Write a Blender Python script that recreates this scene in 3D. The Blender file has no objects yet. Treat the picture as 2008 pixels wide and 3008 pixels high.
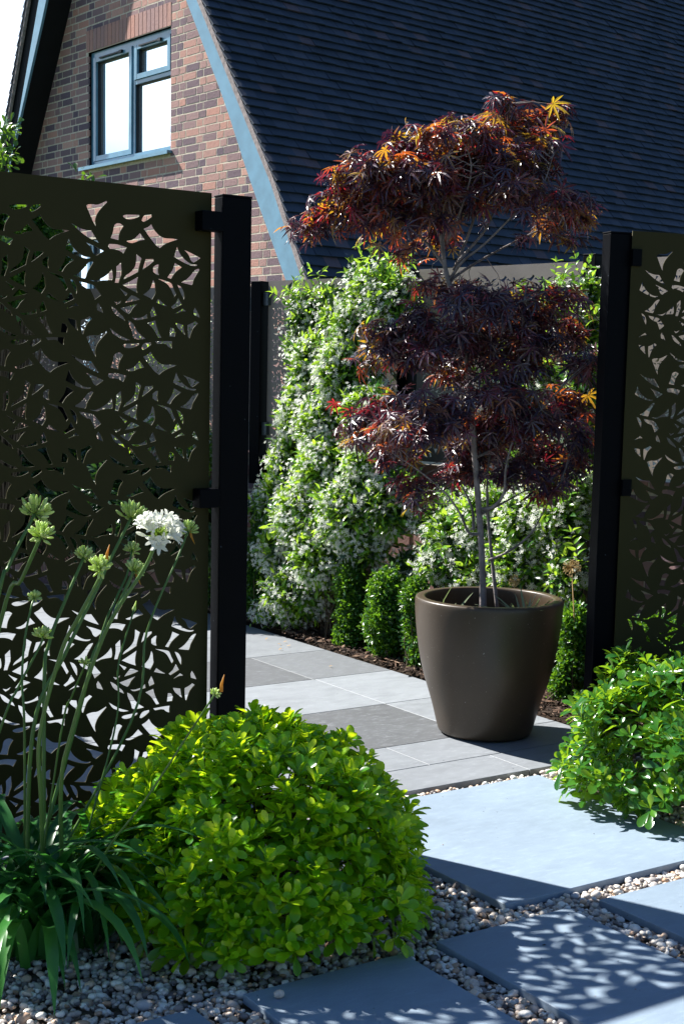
import bpy, math, json, random
import numpy as np
from math import sin, cos, pi, radians
from mathutils import Vector, Matrix
D = json.loads('''{"maple_up":[[2.839,4.523,1.871,0.062,0.029,0.055],[2.913,4.475,1.92,0.089,0.062,0.08],[2.953,4.335,1.97,0.103,0.083,0.093],[2.858,4.31,2.046,0.07,0.028,0.063],[2.926,4.175,2.058,0.1,0.077,0.09],[3.028,4.234,1.959,0.118,0.082,0.106],[3.067,4.217,2.153,0.086,0.05,0.078],[3.065,4.078,2.039,0.116,0.085,0.104],[3.088,4.064,2.174,0.061,0.038,0.055],[3.332,4.267,2.267,0.041,0.029,0.037],[3.287,4.164,2.131,0.12,0.088,0.108],[3.253,4.026,2.203,0.07,0.054,0.063],[3.353,4.035,2.314,0.041,0.035,0.037],[3.483,4.156,2.261,0.097,0.068,0.088],[3.56,4.075,2.275,0.073,0.042,0.065],[3.615,4.018,2.308,0.029,0.035,0.026],[3.353,4.019,2.106,0.134,0.079,0.12],[3.49,3.966,2.175,0.063,0.066,0.057],[3.512,4.022,2.076,0.061,0.054,0.055],[3.326,3.909,1.985,0.085,0.053,0.076],[3.258,4.146,1.987,0.135,0.072,0.122],[3.086,4.151,1.895,0.102,0.047,0.092],[3.082,4.389,1.882,0.09,0.033,0.081],[3.469,3.815,1.956,0.085,0.037,0.077],[3.657,3.925,1.938,0.056,0.045,0.051],[3.606,4.034,1.919,0.073,0.046,0.066],[3.521,3.843,1.843,0.047,0.022,0.042],[3.181,4.328,1.789,0.065,0.016,0.059],[3.27,4.26,1.855,0.065,0.029,0.059],[3.335,3.887,1.825,0.034,0.012,0.031]],"maple_lo":[[3.269,4.197,1.668,0.13,0.029,0.117],[3.222,3.956,1.593,0.116,0.07,0.105],[3.457,3.992,1.598,0.136,0.072,0.123],[3.554,3.901,1.631,0.08,0.035,0.072],[3.081,4.129,1.546,0.071,0.05,0.064],[3.014,4.221,1.467,0.087,0.067,0.079],[3.05,4.382,1.405,0.033,0.03,0.03],[3.067,4.182,1.397,0.08,0.022,0.072],[3.125,4.078,1.461,0.118,0.079,0.106],[3.368,4.127,1.454,0.13,0.089,0.117],[3.476,3.958,1.471,0.112,0.088,0.101],[3.672,3.962,1.502,0.065,0.074,0.059],[3.578,3.808,1.387,0.048,0.063,0.043],[3.399,3.96,1.358,0.112,0.04,0.1],[3.323,4.196,1.347,0.057,0.046,0.052],[3.08,4.247,1.23,0.097,0.04,0.087],[3.0,4.3,1.163,0.097,0.052,0.087],[2.919,4.25,1.101,0.045,0.032,0.04],[3.015,4.1,1.139,0.134,0.066,0.12],[3.15,4.364,1.037,0.092,0.05,0.082],[3.145,4.04,1.196,0.11,0.079,0.099],[3.407,4.158,1.111,0.141,0.103,0.127],[3.441,3.951,1.184,0.136,0.096,0.123],[3.687,4.01,1.224,0.1,0.083,0.09],[3.616,3.845,1.124,0.035,0.08,0.032],[3.621,4.049,1.032,0.108,0.083,0.097],[3.446,4.02,0.987,0.082,0.049,0.073],[3.488,3.87,0.932,0.067,0.048,0.061],[3.185,4.266,0.934,0.083,0.026,0.074],[3.194,4.234,0.862,0.066,0.02,0.059],[3.323,4.152,0.981,0.074,0.046,0.067],[3.614,3.871,1.01,0.049,0.049,0.044],[3.328,3.97,1.278,0.127,0.048,0.114],[3.237,4.193,1.353,0.049,0.032,0.044]],"trunk":[[3.364,4.053,0.46],[3.359,4.056,0.576],[3.352,4.062,0.708],[3.338,4.071,0.872],[3.322,4.081,1.034],[3.306,4.092,1.227],[3.286,4.106,1.403],[3.258,4.125,1.561],[3.225,4.146,1.679],[3.21,4.156,1.749],[3.204,4.16,1.843],[3.211,4.156,1.952],[3.232,4.142,2.061]],"branches":[[[3.435,4.054,0.454],[3.42,4.076,0.636],[3.4,4.089,0.835],[3.404,4.098,1.015],[3.454,4.089,1.179],[3.504,4.08,1.311]],[[3.344,4.067,0.842],[3.371,4.024,0.855],[3.384,3.98,0.91],[3.368,3.954,1.009],[3.384,3.919,1.138],[3.441,3.857,1.219]],[[3.353,4.061,0.749],[3.293,4.064,0.756],[3.246,4.06,0.827],[3.172,4.061,0.909],[3.067,4.084,0.99],[2.975,4.121,1.052]],[[3.408,4.084,0.644],[3.436,4.005,0.685],[3.476,3.93,0.757],[3.492,3.871,0.859],[3.522,3.827,0.95]],[[3.326,4.079,0.765],[3.348,4.124,0.85],[3.321,4.202,0.977],[3.287,4.273,1.107]],[[3.225,4.146,1.679],[3.241,4.087,1.747],[3.292,4.029,1.809],[3.355,3.963,1.901],[3.429,3.889,2.008],[3.464,3.866,2.13]],[[3.225,4.146,1.679],[3.324,4.14,1.74],[3.436,4.102,1.808],[3.554,4.046,1.876],[3.661,3.999,1.929]],[[3.213,4.154,1.734],[3.177,4.215,1.813],[3.112,4.294,1.909],[3.04,4.391,1.99],[2.931,4.488,1.942],[2.837,4.551,1.876]],[[3.21,4.156,1.749],[3.152,4.135,1.899],[3.068,4.131,1.999],[2.94,4.169,2.051]],[[3.253,4.152,1.72],[3.321,4.143,1.882],[3.363,4.126,2.041],[3.398,4.103,2.198],[3.408,4.084,2.321]],[[3.214,4.154,1.812],[3.223,4.075,1.946],[3.221,4.029,2.079],[3.179,4.057,2.198]],[[3.24,4.112,1.749],[3.342,4.092,1.864],[3.405,4.098,1.964],[3.507,4.078,2.113]],[[3.286,4.106,1.403],[3.145,4.104,1.446],[3.016,4.142,1.458]],[[3.298,4.098,1.307],[3.448,4.093,1.391],[3.594,4.043,1.46],[3.703,3.995,1.495]],[[3.273,4.114,1.466],[3.3,4.0,1.56],[3.377,3.9,1.607]],[[3.316,4.085,1.115],[3.113,4.101,1.162],[2.932,4.174,1.167]],[[3.322,4.081,1.034],[3.497,4.06,1.099],[3.685,4.006,1.199]],[[3.357,4.082,0.821],[3.463,4.059,0.869],[3.57,4.011,0.936]]],"j1":[[4.08,5.799,1.78,0.13,0.052,0.078],[4.08,5.954,1.841,0.053,0.026,0.032],[4.08,6.462,1.625,0.061,0.08,0.036],[4.08,6.531,1.708,0.024,0.047,0.014],[4.1,6.134,1.618,0.113,0.054,0.068],[4.08,6.479,1.497,0.07,0.08,0.042],[4.08,6.232,1.743,0.046,0.018,0.027],[4.04,6.305,1.403,0.097,0.12,0.058],[4.08,5.945,1.602,0.121,0.106,0.073],[4.08,5.684,1.702,0.096,0.096,0.058],[4.02,6.289,1.243,0.12,0.12,0.072],[4.03,5.98,1.36,0.137,0.137,0.082],[3.98,6.307,1.105,0.11,0.12,0.066],[3.98,6.054,1.069,0.157,0.157,0.094],[4.01,5.748,1.146,0.112,0.112,0.067],[3.95,6.339,0.874,0.12,0.12,0.072],[3.94,5.945,0.853,0.177,0.155,0.106],[3.98,5.658,0.914,0.133,0.133,0.08],[3.9,6.383,0.662,0.121,0.105,0.073],[3.88,6.049,0.624,0.183,0.161,0.11],[3.92,5.712,0.653,0.177,0.155,0.106],[3.98,5.522,0.732,0.085,0.148,0.051],[3.86,6.244,0.422,0.142,0.119,0.085],[3.86,5.888,0.418,0.158,0.121,0.095],[3.84,6.098,0.212,0.158,0.113,0.095],[3.83,6.251,0.087,0.138,0.051,0.083],[3.93,6.614,0.57,0.057,0.096,0.034],[3.93,5.644,0.497,0.09,0.073,0.054]],"j2":[[4.1,5.311,0.662,0.067,0.104,0.04],[4.1,5.14,0.596,0.127,0.123,0.076],[4.15,4.95,0.674,0.144,0.144,0.086],[4.15,4.653,0.702,0.138,0.138,0.083],[4.05,5.168,0.451,0.106,0.07,0.064],[4.05,5.442,0.417,0.076,0.047,0.046],[4.1,4.673,0.528,0.139,0.081,0.083],[4.15,4.485,0.718,0.085,0.098,0.051],[4.1,4.391,0.506,0.048,0.083,0.029],[4.1,4.971,0.432,0.104,0.048,0.063],[4.2,4.519,0.846,0.085,0.079,0.051],[4.25,4.803,0.843,0.118,0.059,0.071]],"j3":[[4.42,4.834,1.669,0.063,0.055,0.025],[4.42,4.665,1.683,0.027,0.07,0.011],[4.42,4.67,1.53,0.027,0.078,0.011],[4.42,4.963,1.344,0.069,0.04,0.028],[4.42,5.211,1.321,0.104,0.029,0.042],[4.42,4.671,1.318,0.035,0.098,0.014],[4.42,4.741,1.061,0.079,0.119,0.032],[4.47,5.128,1.064,0.125,0.063,0.05]],"j4":[[3.95,7.769,1.636,0.119,0.093,0.06],[3.9,7.443,1.475,0.103,0.154,0.051],[3.85,7.74,1.293,0.132,0.132,0.066],[3.9,7.493,1.168,0.104,0.155,0.052],[3.8,7.578,1.01,0.156,0.13,0.078],[3.75,7.769,0.817,0.159,0.132,0.079],[3.8,7.242,0.872,0.101,0.126,0.05],[3.8,8.061,1.045,0.109,0.109,0.054]],"dark":[[3.25,8.415,0.431,0.301,0.247,0.151],[3.35,7.573,0.504,0.279,0.229,0.14],[3.45,6.926,0.535,0.239,0.191,0.12],[3.6,6.702,0.527,0.142,0.189,0.071],[3.25,8.873,0.675,0.285,0.171,0.142],[3.3,7.905,0.737,0.287,0.156,0.143],[3.4,7.209,0.683,0.245,0.147,0.122]],"tall":[[3.0,8.09,2.711,0.035,0.013,0.021],[3.0,8.005,2.695,0.03,0.01,0.018],[3.0,8.107,2.579,0.03,0.018,0.018],[3.0,8.371,2.539,0.063,0.078,0.038],[3.0,8.23,2.221,0.155,0.129,0.093],[3.1,8.069,2.241,0.154,0.067,0.092],[3.1,7.832,2.148,0.113,0.1,0.068],[3.0,8.02,1.955,0.152,0.102,0.091],[3.1,7.937,1.832,0.178,0.127,0.107],[3.0,8.317,1.714,0.157,0.21,0.094],[3.2,7.918,1.912,0.102,0.153,0.061],[3.3,7.606,2.426,0.017,0.017,0.01],[2.9,8.362,0.927,0.159,0.53,0.095]],"bx":[[[3.86,6.523,0.403,0.09,0.123,0.072],[3.86,6.541,0.222,0.095,0.123,0.076],[3.86,6.565,0.074,0.086,0.086,0.069]],[[3.86,5.686,0.301,0.086,0.099,0.069],[3.85,5.658,0.164,0.086,0.112,0.069],[3.84,5.647,0.047,0.073,0.077,0.058]],[[3.86,5.343,0.315,0.091,0.103,0.073],[3.85,5.327,0.172,0.095,0.107,0.076],[3.84,5.304,0.051,0.074,0.078,0.059]],[[3.88,5.157,0.319,0.061,0.081,0.048],[3.86,5.129,0.161,0.06,0.121,0.048],[3.84,5.08,0.029,0.044,0.068,0.035]],[[4.0,4.245,0.311,0.072,0.08,0.058],[3.98,4.242,0.185,0.076,0.094,0.061],[3.96,4.234,0.06,0.061,0.072,0.049]],[[4.1,3.875,0.309,0.121,0.087,0.097],[4.1,4.015,0.25,0.071,0.071,0.057],[4.1,3.737,0.298,0.102,0.102,0.081]],[[3.86,6.984,0.315,0.084,0.149,0.068],[3.86,7.0,0.087,0.075,0.125,0.06]]],"heads":[["bud",0.0428,0,[[1.227,3.12,0.985],[1.15,3.088,0.868],[1.106,3.056,0.774]]],["bud",0.0286,0,[[1.083,2.72,0.981],[1.069,2.795,0.881],[1.048,2.869,0.774]]],["bud",0.0395,0,[[1.44,3.05,0.974],[1.379,3.042,0.871],[1.348,3.034,0.817],[1.262,3.026,0.665],[1.178,3.018,0.484]]],["flower",0.0494,0,[[1.338,2.7,0.975],[1.331,2.748,0.899],[1.259,2.796,0.754],[1.199,2.844,0.521],[1.195,2.892,0.366]]],["bud",0.0269,1,[[1.671,3.2,0.918],[1.62,3.16,0.855],[1.516,3.12,0.68],[1.453,3.08,0.463]]],["bud",0.0274,0,[[1.363,3.15,0.872],[1.303,3.12,0.777],[1.249,3.09,0.681],[1.224,3.06,0.574]]],["bud",0.0273,2,[[1.205,2.7,0.911],[1.219,2.74,0.879],[1.188,2.78,0.791],[1.166,2.82,0.71],[1.133,2.86,0.521],[1.152,2.9,0.35]]],["bud",0.0222,0,[[1.537,3.25,0.869],[1.499,3.2,0.813],[1.445,3.15,0.76],[1.371,3.1,0.642]]],["bud",0.0277,1,[[1.423,3.0,0.854],[1.406,3.0,0.818],[1.351,3.0,0.713],[1.318,3.0,0.654],[1.283,3.0,0.523]]],["bud",0.0176,0,[[1.236,3.15,0.781],[1.219,3.126,0.763],[1.193,3.102,0.689],[1.177,3.078,0.595],[1.173,3.054,0.477]]],["bud",0.0239,0,[[1.196,3.0,0.716],[1.191,3.0,0.696],[1.138,3.0,0.603],[1.094,3.0,0.509]]],["small",0.0145,0,[[1.235,2.85,0.678],[1.242,2.88,0.653],[1.23,2.91,0.592],[1.215,2.94,0.497]]],["tip",0.0075,0,[[1.471,3.1,0.741],[1.457,3.08,0.729],[1.412,3.06,0.615],[1.391,3.04,0.453]]],["small",0.0132,2,[[1.342,2.45,0.675],[1.34,2.56,0.567],[1.292,2.67,0.4],[1.251,2.78,0.258]]]],"allium":[[[3.95,4.206,0.57],0.038],[[3.98,4.594,0.464],0.026]],"pat":[[[586,1676],[566,1681],[553,1693],[545,1701],[539,1694],[530,1684],[548,1680],[566,1672],[578,1672]],[[534,1713],[519,1720],[511,1728],[503,1714],[493,1704],[481,1695],[466,1692],[449,1693],[428,1692],[452,1684],[472,1675],[485,1664],[496,1670],[507,1681],[522,1698]],[[431,1673],[426,1660],[417,1647],[400,1633],[384,1626],[367,1626],[369,1623],[379,1621],[396,1624],[418,1632],[441,1643]],[[438,1627],[428,1622],[415,1616],[431,1606],[442,1595],[450,1582],[461,1585],[452,1597],[444,1608]],[[556,1643],[549,1639],[540,1633],[547,1613],[551,1595],[571,1584],[595,1572],[590,1582],[574,1592],[561,1606],[557,1621]],[[528,1631],[503,1633],[503,1628],[516,1617],[537,1602],[534,1613]],[[487,1619],[494,1619],[505,1611],[505,1598],[496,1592],[488,1590],[490,1601],[489,1611]],[[362,1615],[360,1613],[369,1599],[378,1585],[381,1572],[385,1568],[403,1571],[418,1574],[402,1582],[388,1595],[381,1605],[372,1613]],[[381,1762],[375,1765],[362,1767],[349,1766],[337,1771],[321,1779],[320,1776],[335,1761],[347,1747],[353,1733],[355,1723],[353,1709],[358,1715],[369,1736]],[[425,1713],[403,1702],[384,1697],[366,1697],[355,1682],[343,1665],[370,1675],[390,1686],[414,1703]],[[382,1665],[358,1657],[343,1651],[329,1645],[352,1631],[361,1636],[367,1652]],[[300,1714],[294,1721],[281,1723],[271,1716],[280,1704],[285,1691],[287,1677],[310,1681],[303,1695]],[[314,1665],[291,1666],[272,1662],[261,1659],[272,1642],[281,1648],[297,1652],[312,1652],[317,1658]],[[373,1565],[352,1564],[335,1572],[318,1583],[306,1598],[303,1589],[302,1573],[306,1568],[327,1567],[340,1565],[350,1560]],[[278,1618],[276,1587],[281,1577],[286,1562],[297,1562],[292,1583],[293,1605]],[[550,1582],[554,1565],[555,1549],[553,1538],[569,1544],[597,1557],[575,1568]],[[505,1577],[499,1568],[498,1551],[496,1540],[508,1522],[517,1527],[535,1534],[522,1543],[511,1555]],[[493,1581],[467,1576],[449,1571],[445,1566],[439,1551],[433,1541],[439,1533],[445,1544],[452,1557],[462,1568],[478,1575]],[[430,1567],[419,1563],[412,1555],[407,1543],[409,1526],[419,1543]],[[402,1560],[378,1556],[358,1552],[349,1541],[337,1527],[356,1513],[362,1527],[369,1540],[381,1542],[396,1551]],[[608,1550],[597,1543],[581,1535],[589,1528],[596,1537]],[[590,1509],[576,1526],[570,1531],[559,1528],[544,1521],[566,1514]],[[300,1512],[289,1509],[275,1516],[282,1508],[292,1503]],[[604,1494],[580,1500],[551,1508],[566,1497],[573,1484],[579,1479],[592,1485]],[[570,1470],[556,1468],[537,1472],[523,1482],[522,1470],[543,1465],[560,1463]],[[504,1504],[498,1491],[494,1479],[510,1473],[514,1486]],[[489,1525],[474,1514],[459,1505],[471,1507],[496,1514]],[[426,1531],[415,1513],[443,1499],[449,1504],[436,1514]],[[437,1486],[419,1497],[412,1502],[401,1494],[416,1494],[430,1488]],[[346,1506],[338,1495],[330,1478],[349,1485],[351,1497]],[[309,1499],[296,1493],[281,1479],[270,1470],[266,1460],[281,1468],[299,1478]],[[580,1462],[569,1457],[561,1448],[555,1436],[543,1424],[526,1413],[555,1410],[565,1415],[569,1433],[578,1449]],[[523,1457],[497,1465],[494,1451],[486,1432],[478,1418],[488,1417],[498,1433],[508,1446]],[[451,1447],[440,1445],[434,1435],[437,1422],[454,1422]],[[435,1461],[410,1456],[408,1442],[405,1428],[419,1439],[430,1449]],[[397,1456],[382,1462],[372,1468],[363,1462],[378,1450],[385,1434],[390,1419],[394,1420],[397,1438]],[[313,1440],[296,1428],[279,1418],[250,1408],[271,1407],[287,1415],[302,1422]],[[597,1393],[591,1397],[567,1399],[546,1400],[548,1395],[567,1387],[584,1385],[594,1389]],[[530,1402],[510,1404],[510,1398],[523,1388],[535,1382],[541,1385],[538,1394]],[[498,1407],[464,1409],[444,1409],[446,1400],[446,1389],[455,1392],[466,1402],[491,1400]]]}''')
rng = np.random.default_rng(11)
random.seed(4)
sc = bpy.context.scene
COL = sc.collection
V3 = lambda *a: np.array(a, float)

# ------------------------------------------------------------------ helpers
def link(o, parent=None):
    COL.objects.link(o)
    if parent is not None: o.parent = parent
    return o
def tag(o, label=None, cat=None, group=None, kind=None):
    if label: o['label'] = label
    if cat: o['category'] = cat
    if group: o['group'] = group
    if kind: o['kind'] = kind
    return o
def empty(name, label, cat, loc=(0, 0, 0), group=None):
    o = bpy.data.objects.new(name, None); o.location = loc; o.empty_display_size = .1
    link(o); return tag(o, label, cat, group)

def build(name, verts, faces, mat, parent=None, smooth=False, rnd=None, fmat=None):
    """faces: list of (n,k) int arrays, or plain list of index lists. parent empties sit at their own base: verts are world."""
    v = np.asarray(verts, float).reshape(-1, 3)
    if parent is not None:
        off = np.zeros(3); p = parent
        while p is not None:
            off += np.array(p.location); p = p.parent
        v = v - off
    if isinstance(faces, np.ndarray): faces = [faces]
    if len(faces) and isinstance(faces[0], np.ndarray):
        loops = np.concatenate([f.ravel() for f in faces]).astype(np.int32)
        tot = np.concatenate([np.full(len(f), f.shape[1]) for f in faces]).astype(np.int32)
    else:
        loops = np.array([i for f in faces for i in f], np.int32)
        tot = np.array([len(f) for f in faces], np.int32)
    st = np.concatenate([[0], np.cumsum(tot)[:-1]]).astype(np.int32)
    me = bpy.data.meshes.new(name)
    me.vertices.add(len(v)); me.vertices.foreach_set('co', v.ravel().astype(np.float32))
    me.loops.add(len(loops)); me.loops.foreach_set('vertex_index', loops)
    me.polygons.add(len(tot)); me.polygons.foreach_set('loop_start', st)
    mats = mat if isinstance(mat, (list, tuple)) else [mat]
    for m in mats: me.materials.append(m)
    if fmat is not None: me.polygons.foreach_set('material_index', np.asarray(fmat, np.int32))
    me.polygons.foreach_set('use_smooth', np.full(len(tot), bool(smooth)))
    if rnd is not None:
        a = me.color_attributes.new('rnd', 'FLOAT_COLOR', 'POINT')
        c = np.ones((len(v), 4), np.float32); c[:, :3] = rnd
        a.data.foreach_set('color', c.ravel())
    me.update(calc_edges=True); me.validate()
    return link(bpy.data.objects.new(name, me), parent)

class MB:
    """collects pieces of ONE mesh"""
    def __init__(s): s.v = []; s.f = []; s.r = []; s.m = []; s.n = 0
    def add(s, v, f, r=None, m=0):
        v = np.asarray(v, float).reshape(-1, 3)
        s.v.append(v)
        for q in f: s.f.append([int(i) + s.n for i in q]); s.m.append(m)
        s.r.append(np.tile(np.asarray(r if r is not None else (.5, .5, .5), float), (len(v), 1)))
        s.n += len(v); return s
    def box(s, c, size, rot=0., r=None, m=0, M=None):
        a = np.array([[x, y, z] for x in (-.5, .5) for y in (-.5, .5) for z in (-.5, .5)]) * np.array(size)
        if M is not None: a = a @ np.asarray(M).T
        elif rot:
            R = np.array([[cos(rot), -sin(rot), 0], [sin(rot), cos(rot), 0], [0, 0, 1]]); a = a @ R.T
        f = [(0, 1, 3, 2), (4, 6, 7, 5), (0, 4, 5, 1), (2, 3, 7, 6), (0, 2, 6, 4), (1, 5, 7, 3)]
        return s.add(a + np.array(c), f, r, m)
    def tube(s, pts, rad, k=6, r=None, m=0, smooth_n=0):
        P = np.asarray(pts, float)
        R_ = np.asarray(rad if hasattr(rad, '__len__') else [rad] * len(P), float)
        if smooth_n:
            P, R_ = crom(P, R_, smooth_n)
        T = np.gradient(P, axis=0); T /= np.linalg.norm(T, axis=1)[:, None] + 1e-9
        up = V3(0, 0, 1) if abs(T[0][2]) < .9 else V3(1, 0, 0)
        n = np.cross(T[0], up); n /= np.linalg.norm(n)
        V = []; 
        for i in range(len(P)):
            n = n - T[i] * (n @ T[i]); n /= np.linalg.norm(n) + 1e-9
            b = np.cross(T[i], n)
            for j in range(k):
                a = 2 * pi * j / k; V.append(P[i] + R_[i] * (cos(a) * n + sin(a) * b))
        F = [(i * k + j, i * k + (j + 1) % k, (i + 1) * k + (j + 1) % k, (i + 1) * k + j) for i in range(len(P) - 1) for j in range(k)]
        F += [tuple(range(k))[::-1], tuple((len(P) - 1) * k + j for j in range(k))]
        return s.add(V, F, r, m)
    def out(s, name, mat, parent=None, smooth=False):
        return build(name, np.concatenate(s.v), s.f, mat, parent, smooth, np.concatenate(s.r), s.m)

def crom(P, R, n):
    Q = np.vstack([2 * P[0] - P[1], P, 2 * P[-1] - P[-2]]); out = []; rr = []
    for i in range(1, len(Q) - 2):
        for t in np.arange(n) / n:
            a, b, c, d = Q[i - 1], Q[i], Q[i + 1], Q[i + 2]
            out.append(.5 * ((2 * b) + (c - a) * t + (2 * a - 5 * b + 4 * c - d) * t * t + (-a + 3 * b - 3 * c + d) * t ** 3))
            rr.append(R[i - 1] * (1 - t) + R[i] * t)
    out.append(P[-1]); rr.append(R[-1])
    return np.array(out), np.array(rr)

def inst(T, F, M, P):
    """T (k,3) template, F list of (n,k) arrays, M (N,3,3) incl. scale, P (N,3)"""
    N, k = len(P), len(T)
    v = np.einsum('nij,kj->nki', M, T) + P[:, None, :]
    fs = [(f[None] + (np.arange(N) * k)[:, None, None]).reshape(-1, f.shape[1]) for f in F]
    return v.reshape(-1, 3), fs
def rnds(N, k): return np.repeat(rng.random((N, 3)), k, axis=0)
def unit(a): return a / (np.linalg.norm(a, axis=-1, keepdims=True) + 1e-9)
def frames(d, n):
    """columns: side, d, normal"""
    d = unit(d); s = unit(np.cross(d, n)); nn = np.cross(s, d)
    return np.stack([s, d, nn], axis=2)
def randdir(N): return unit(rng.normal(size=(N, 3)))

def leaf_t(prof, fold=.25, droop=.25, twist=0):
    """prof: list of (t, halfwidth); blade from origin along +Y"""
    V = []; F = []
    for t, w in prof:
        z = -droop * t * t; lift = fold * w
        V += [(-w, t, z + lift), (0, t, z), (w, t, z + lift)]
    for i in range(len(prof) - 1):
        a = i * 3; F += [(a, a + 1, a + 4, a + 3), (a + 1, a + 2, a + 5, a + 4)]
    return np.array(V, float), [np.array(F)]
OBOV = leaf_t([(0, .02), (.25, .06), (.5, .15), (.75, .215), (.92, .165), (1, .05)], .3, .22)
LANCE = leaf_t([(0, .02), (.25, .14), (.5, .19), (.78, .11), (1, .01)], .35, .3)
SMALL = leaf_t([(0, .04), (.5, .28), (1, .05)], .35, .1)
def palm_t():
    V = []; F = []
    for a, L in ((-118, .5), (-78, .78), (-38, .95), (0, 1.), (38, .95), (78, .78), (118, .5)):
        a = radians(a); b = len(V); d = V3(sin(a), cos(a), 0); s = V3(cos(a), -sin(a), 0)
        for t, w in ((.04, .025), (.3, .056), (.58, .076), (.82, .042), (1, .004)):
            z = -.42 * (t * L) ** 2; p = d * t * L + V3(0, 0, z)
            V += [p - s * w + V3(0, 0, w * .55), p, p + s * w + V3(0, 0, w * .55)]
        for i in range(4):
            q = b + i * 3; F += [(q, q + 1, q + 4, q + 3), (q + 1, q + 2, q + 5, q + 4)]
    return np.array(V), [np.array(F)]
PALM = palm_t()
def flower_t(n=5, w=.3, cup=.25, twist=.35):
    V = []; F = []
    for i in range(n):
        a = 2 * pi * i / n; b = len(V)
        d = V3(cos(a), sin(a), 0); s = V3(-sin(a), cos(a), 0)
        V += [d * .06 - s * .05, d * .06 + s * .05, d * .65 - s * w * .55 + V3(0, 0, cup * .8), d * .65 + s * w * .75 + V3(0, 0, cup * .5),
              d * 1. + s * (twist - .08) + V3(0, 0, cup), d * .88 + s * (twist + .16) + V3(0, 0, cup * .7)]
        F += [(b, b + 1, b + 3, b + 2), (b + 2, b + 3, b + 5, b + 4)]
    return np.array(V), [np.array(F)]
JASM = flower_t(5, .34, .12, .22)
def ball_t(n=6, rings=4, ez=1.):
    V = [(0, 0, -.5 * ez)]; F3 = []; F4 = []
    for i in range(1, rings):
        t = pi * i / rings
        for j in range(n):
            a = 2 * pi * j / n; V.append((.5 * sin(t) * cos(a), .5 * sin(t) * sin(a), -.5 * ez * cos(t)))
    V.append((0, 0, .5 * ez)); L = len(V) - 1
    for j in range(n):
        k = (j + 1) % n
        F3.append((0, 1 + k, 1 + j)); b = 1 + (rings - 2) * n; F3.append((b + j, b + k, L))
        for i in range(rings - 2): q = 1 + i * n; F4.append((q + j, q + k, q + n + k, q + n + j))
    return np.array(V, float), [np.array(F3), np.array(F4)]

# ------------------------------------------------------------------ materials
def newmat(name):
    m = bpy.data.materials.new(name); m.use_nodes = True; nt = m.node_tree
    return m, nt, nt.nodes['Principled BSDF'], nt.nodes['Material Output']
def N(nt, t, **kw):
    n = nt.nodes.new(t)
    for k, v in kw.items():
        if hasattr(n, k): setattr(n, k, v)
        else: n.inputs[k].default_value = v
    return n
def ramp(nt, fac, stops):
    r = nt.nodes.new('ShaderNodeValToRGB'); e = r.color_ramp.elements
    while len(e) < len(stops): e.new(.5)
    for i, (p, c) in enumerate(stops): e[i].position = p; e[i].color = (*c, 1)
    nt.links.new(fac, r.inputs[0]); return r.outputs[0]
def mix(nt, a, b, fac, mode='MIX'):
    m = nt.nodes.new('ShaderNodeMix'); m.data_type = 'RGBA'; m.blend_type = mode
    for s, v in ((m.inputs['Factor'], fac), (m.inputs['A'], a), (m.inputs['B'], b)):
        if hasattr(v, 'links'): nt.links.new(v, s)
        elif isinstance(v, tuple): s.default_value = (*v, 1)
        else: s.default_value = v
    return m.outputs['Result']
def noise(nt, scale, detail=4, rough=.6, vec=None, out='Fac', dist=0):
    n = N(nt, 'ShaderNodeTexNoise'); n.inputs['Scale'].default_value = scale; n.inputs['Detail'].default_value = detail
    n.inputs['Roughness'].default_value = rough; n.inputs['Distortion'].default_value = dist
    if vec is None:
        g = nt.nodes.get('GEO') or nt.nodes.new('ShaderNodeNewGeometry'); g.name = 'GEO'; vec = g.outputs['Position']
    nt.links.new(vec, n.inputs['Vector']); return n.outputs[out]
def scaled(nt, sx, sy, sz, rot=0):
    g = nt.nodes.get('GEO') or nt.nodes.new('ShaderNodeNewGeometry'); g.name = 'GEO'
    m = nt.nodes.new('ShaderNodeMapping'); m.inputs['Scale'].default_value = (sx, sy, sz); m.inputs['Rotation'].default_value = (0, 0, rot)
    nt.links.new(g.outputs['Position'], m.inputs['Vector']); return m.outputs[0]
def bump(nt, bs, h, strength=.3, dist=.01):
    b = nt.nodes.new('ShaderNodeBump'); b.inputs['Strength'].default_value = strength; b.inputs['Distance'].default_value = dist
    nt.links.new(h, b.inputs['Height']); nt.links.new(b.outputs[0], bs.inputs['Normal']); return b
def attr(nt, comp=0):
    a = nt.nodes.new('ShaderNodeAttribute'); a.attribute_name = 'rnd'
    s = nt.nodes.new('ShaderNodeSeparateColor'); nt.links.new(a.outputs['Color'], s.inputs[0]); return s.outputs[comp]

def leafmat(name, stops, trans, tfac=.35, rough=.4, spec=.5, vein=True, tstops=None):
    m, nt, bs, out = newmat(name)
    a = attr(nt, 0)
    c = ramp(nt, a, stops)
    c = mix(nt, c, (0.02, 0.015, 0.0), noise_fac(nt, 9, .62, .75, .35))
    nt.links.new(c, bs.inputs['Base Color'])
    bs.inputs['Roughness'].default_value = rough; bs.inputs['Specular IOR Level'].default_value = spec
    t = nt.nodes.new('ShaderNodeBsdfTranslucent')
    if tstops: nt.links.new(ramp(nt, attr(nt, 1), tstops), t.inputs['Color'])
    else: t.inputs['Color'].default_value = (*trans, 1)
    mx = nt.nodes.new('ShaderNodeMixShader'); mx.inputs[0].default_value = tfac
    nt.links.new(bs.outputs[0], mx.inputs[1]); nt.links.new(t.outputs[0], mx.inputs[2]); nt.links.new(mx.outputs[0], out.inputs['Surface'])
    return m
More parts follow.
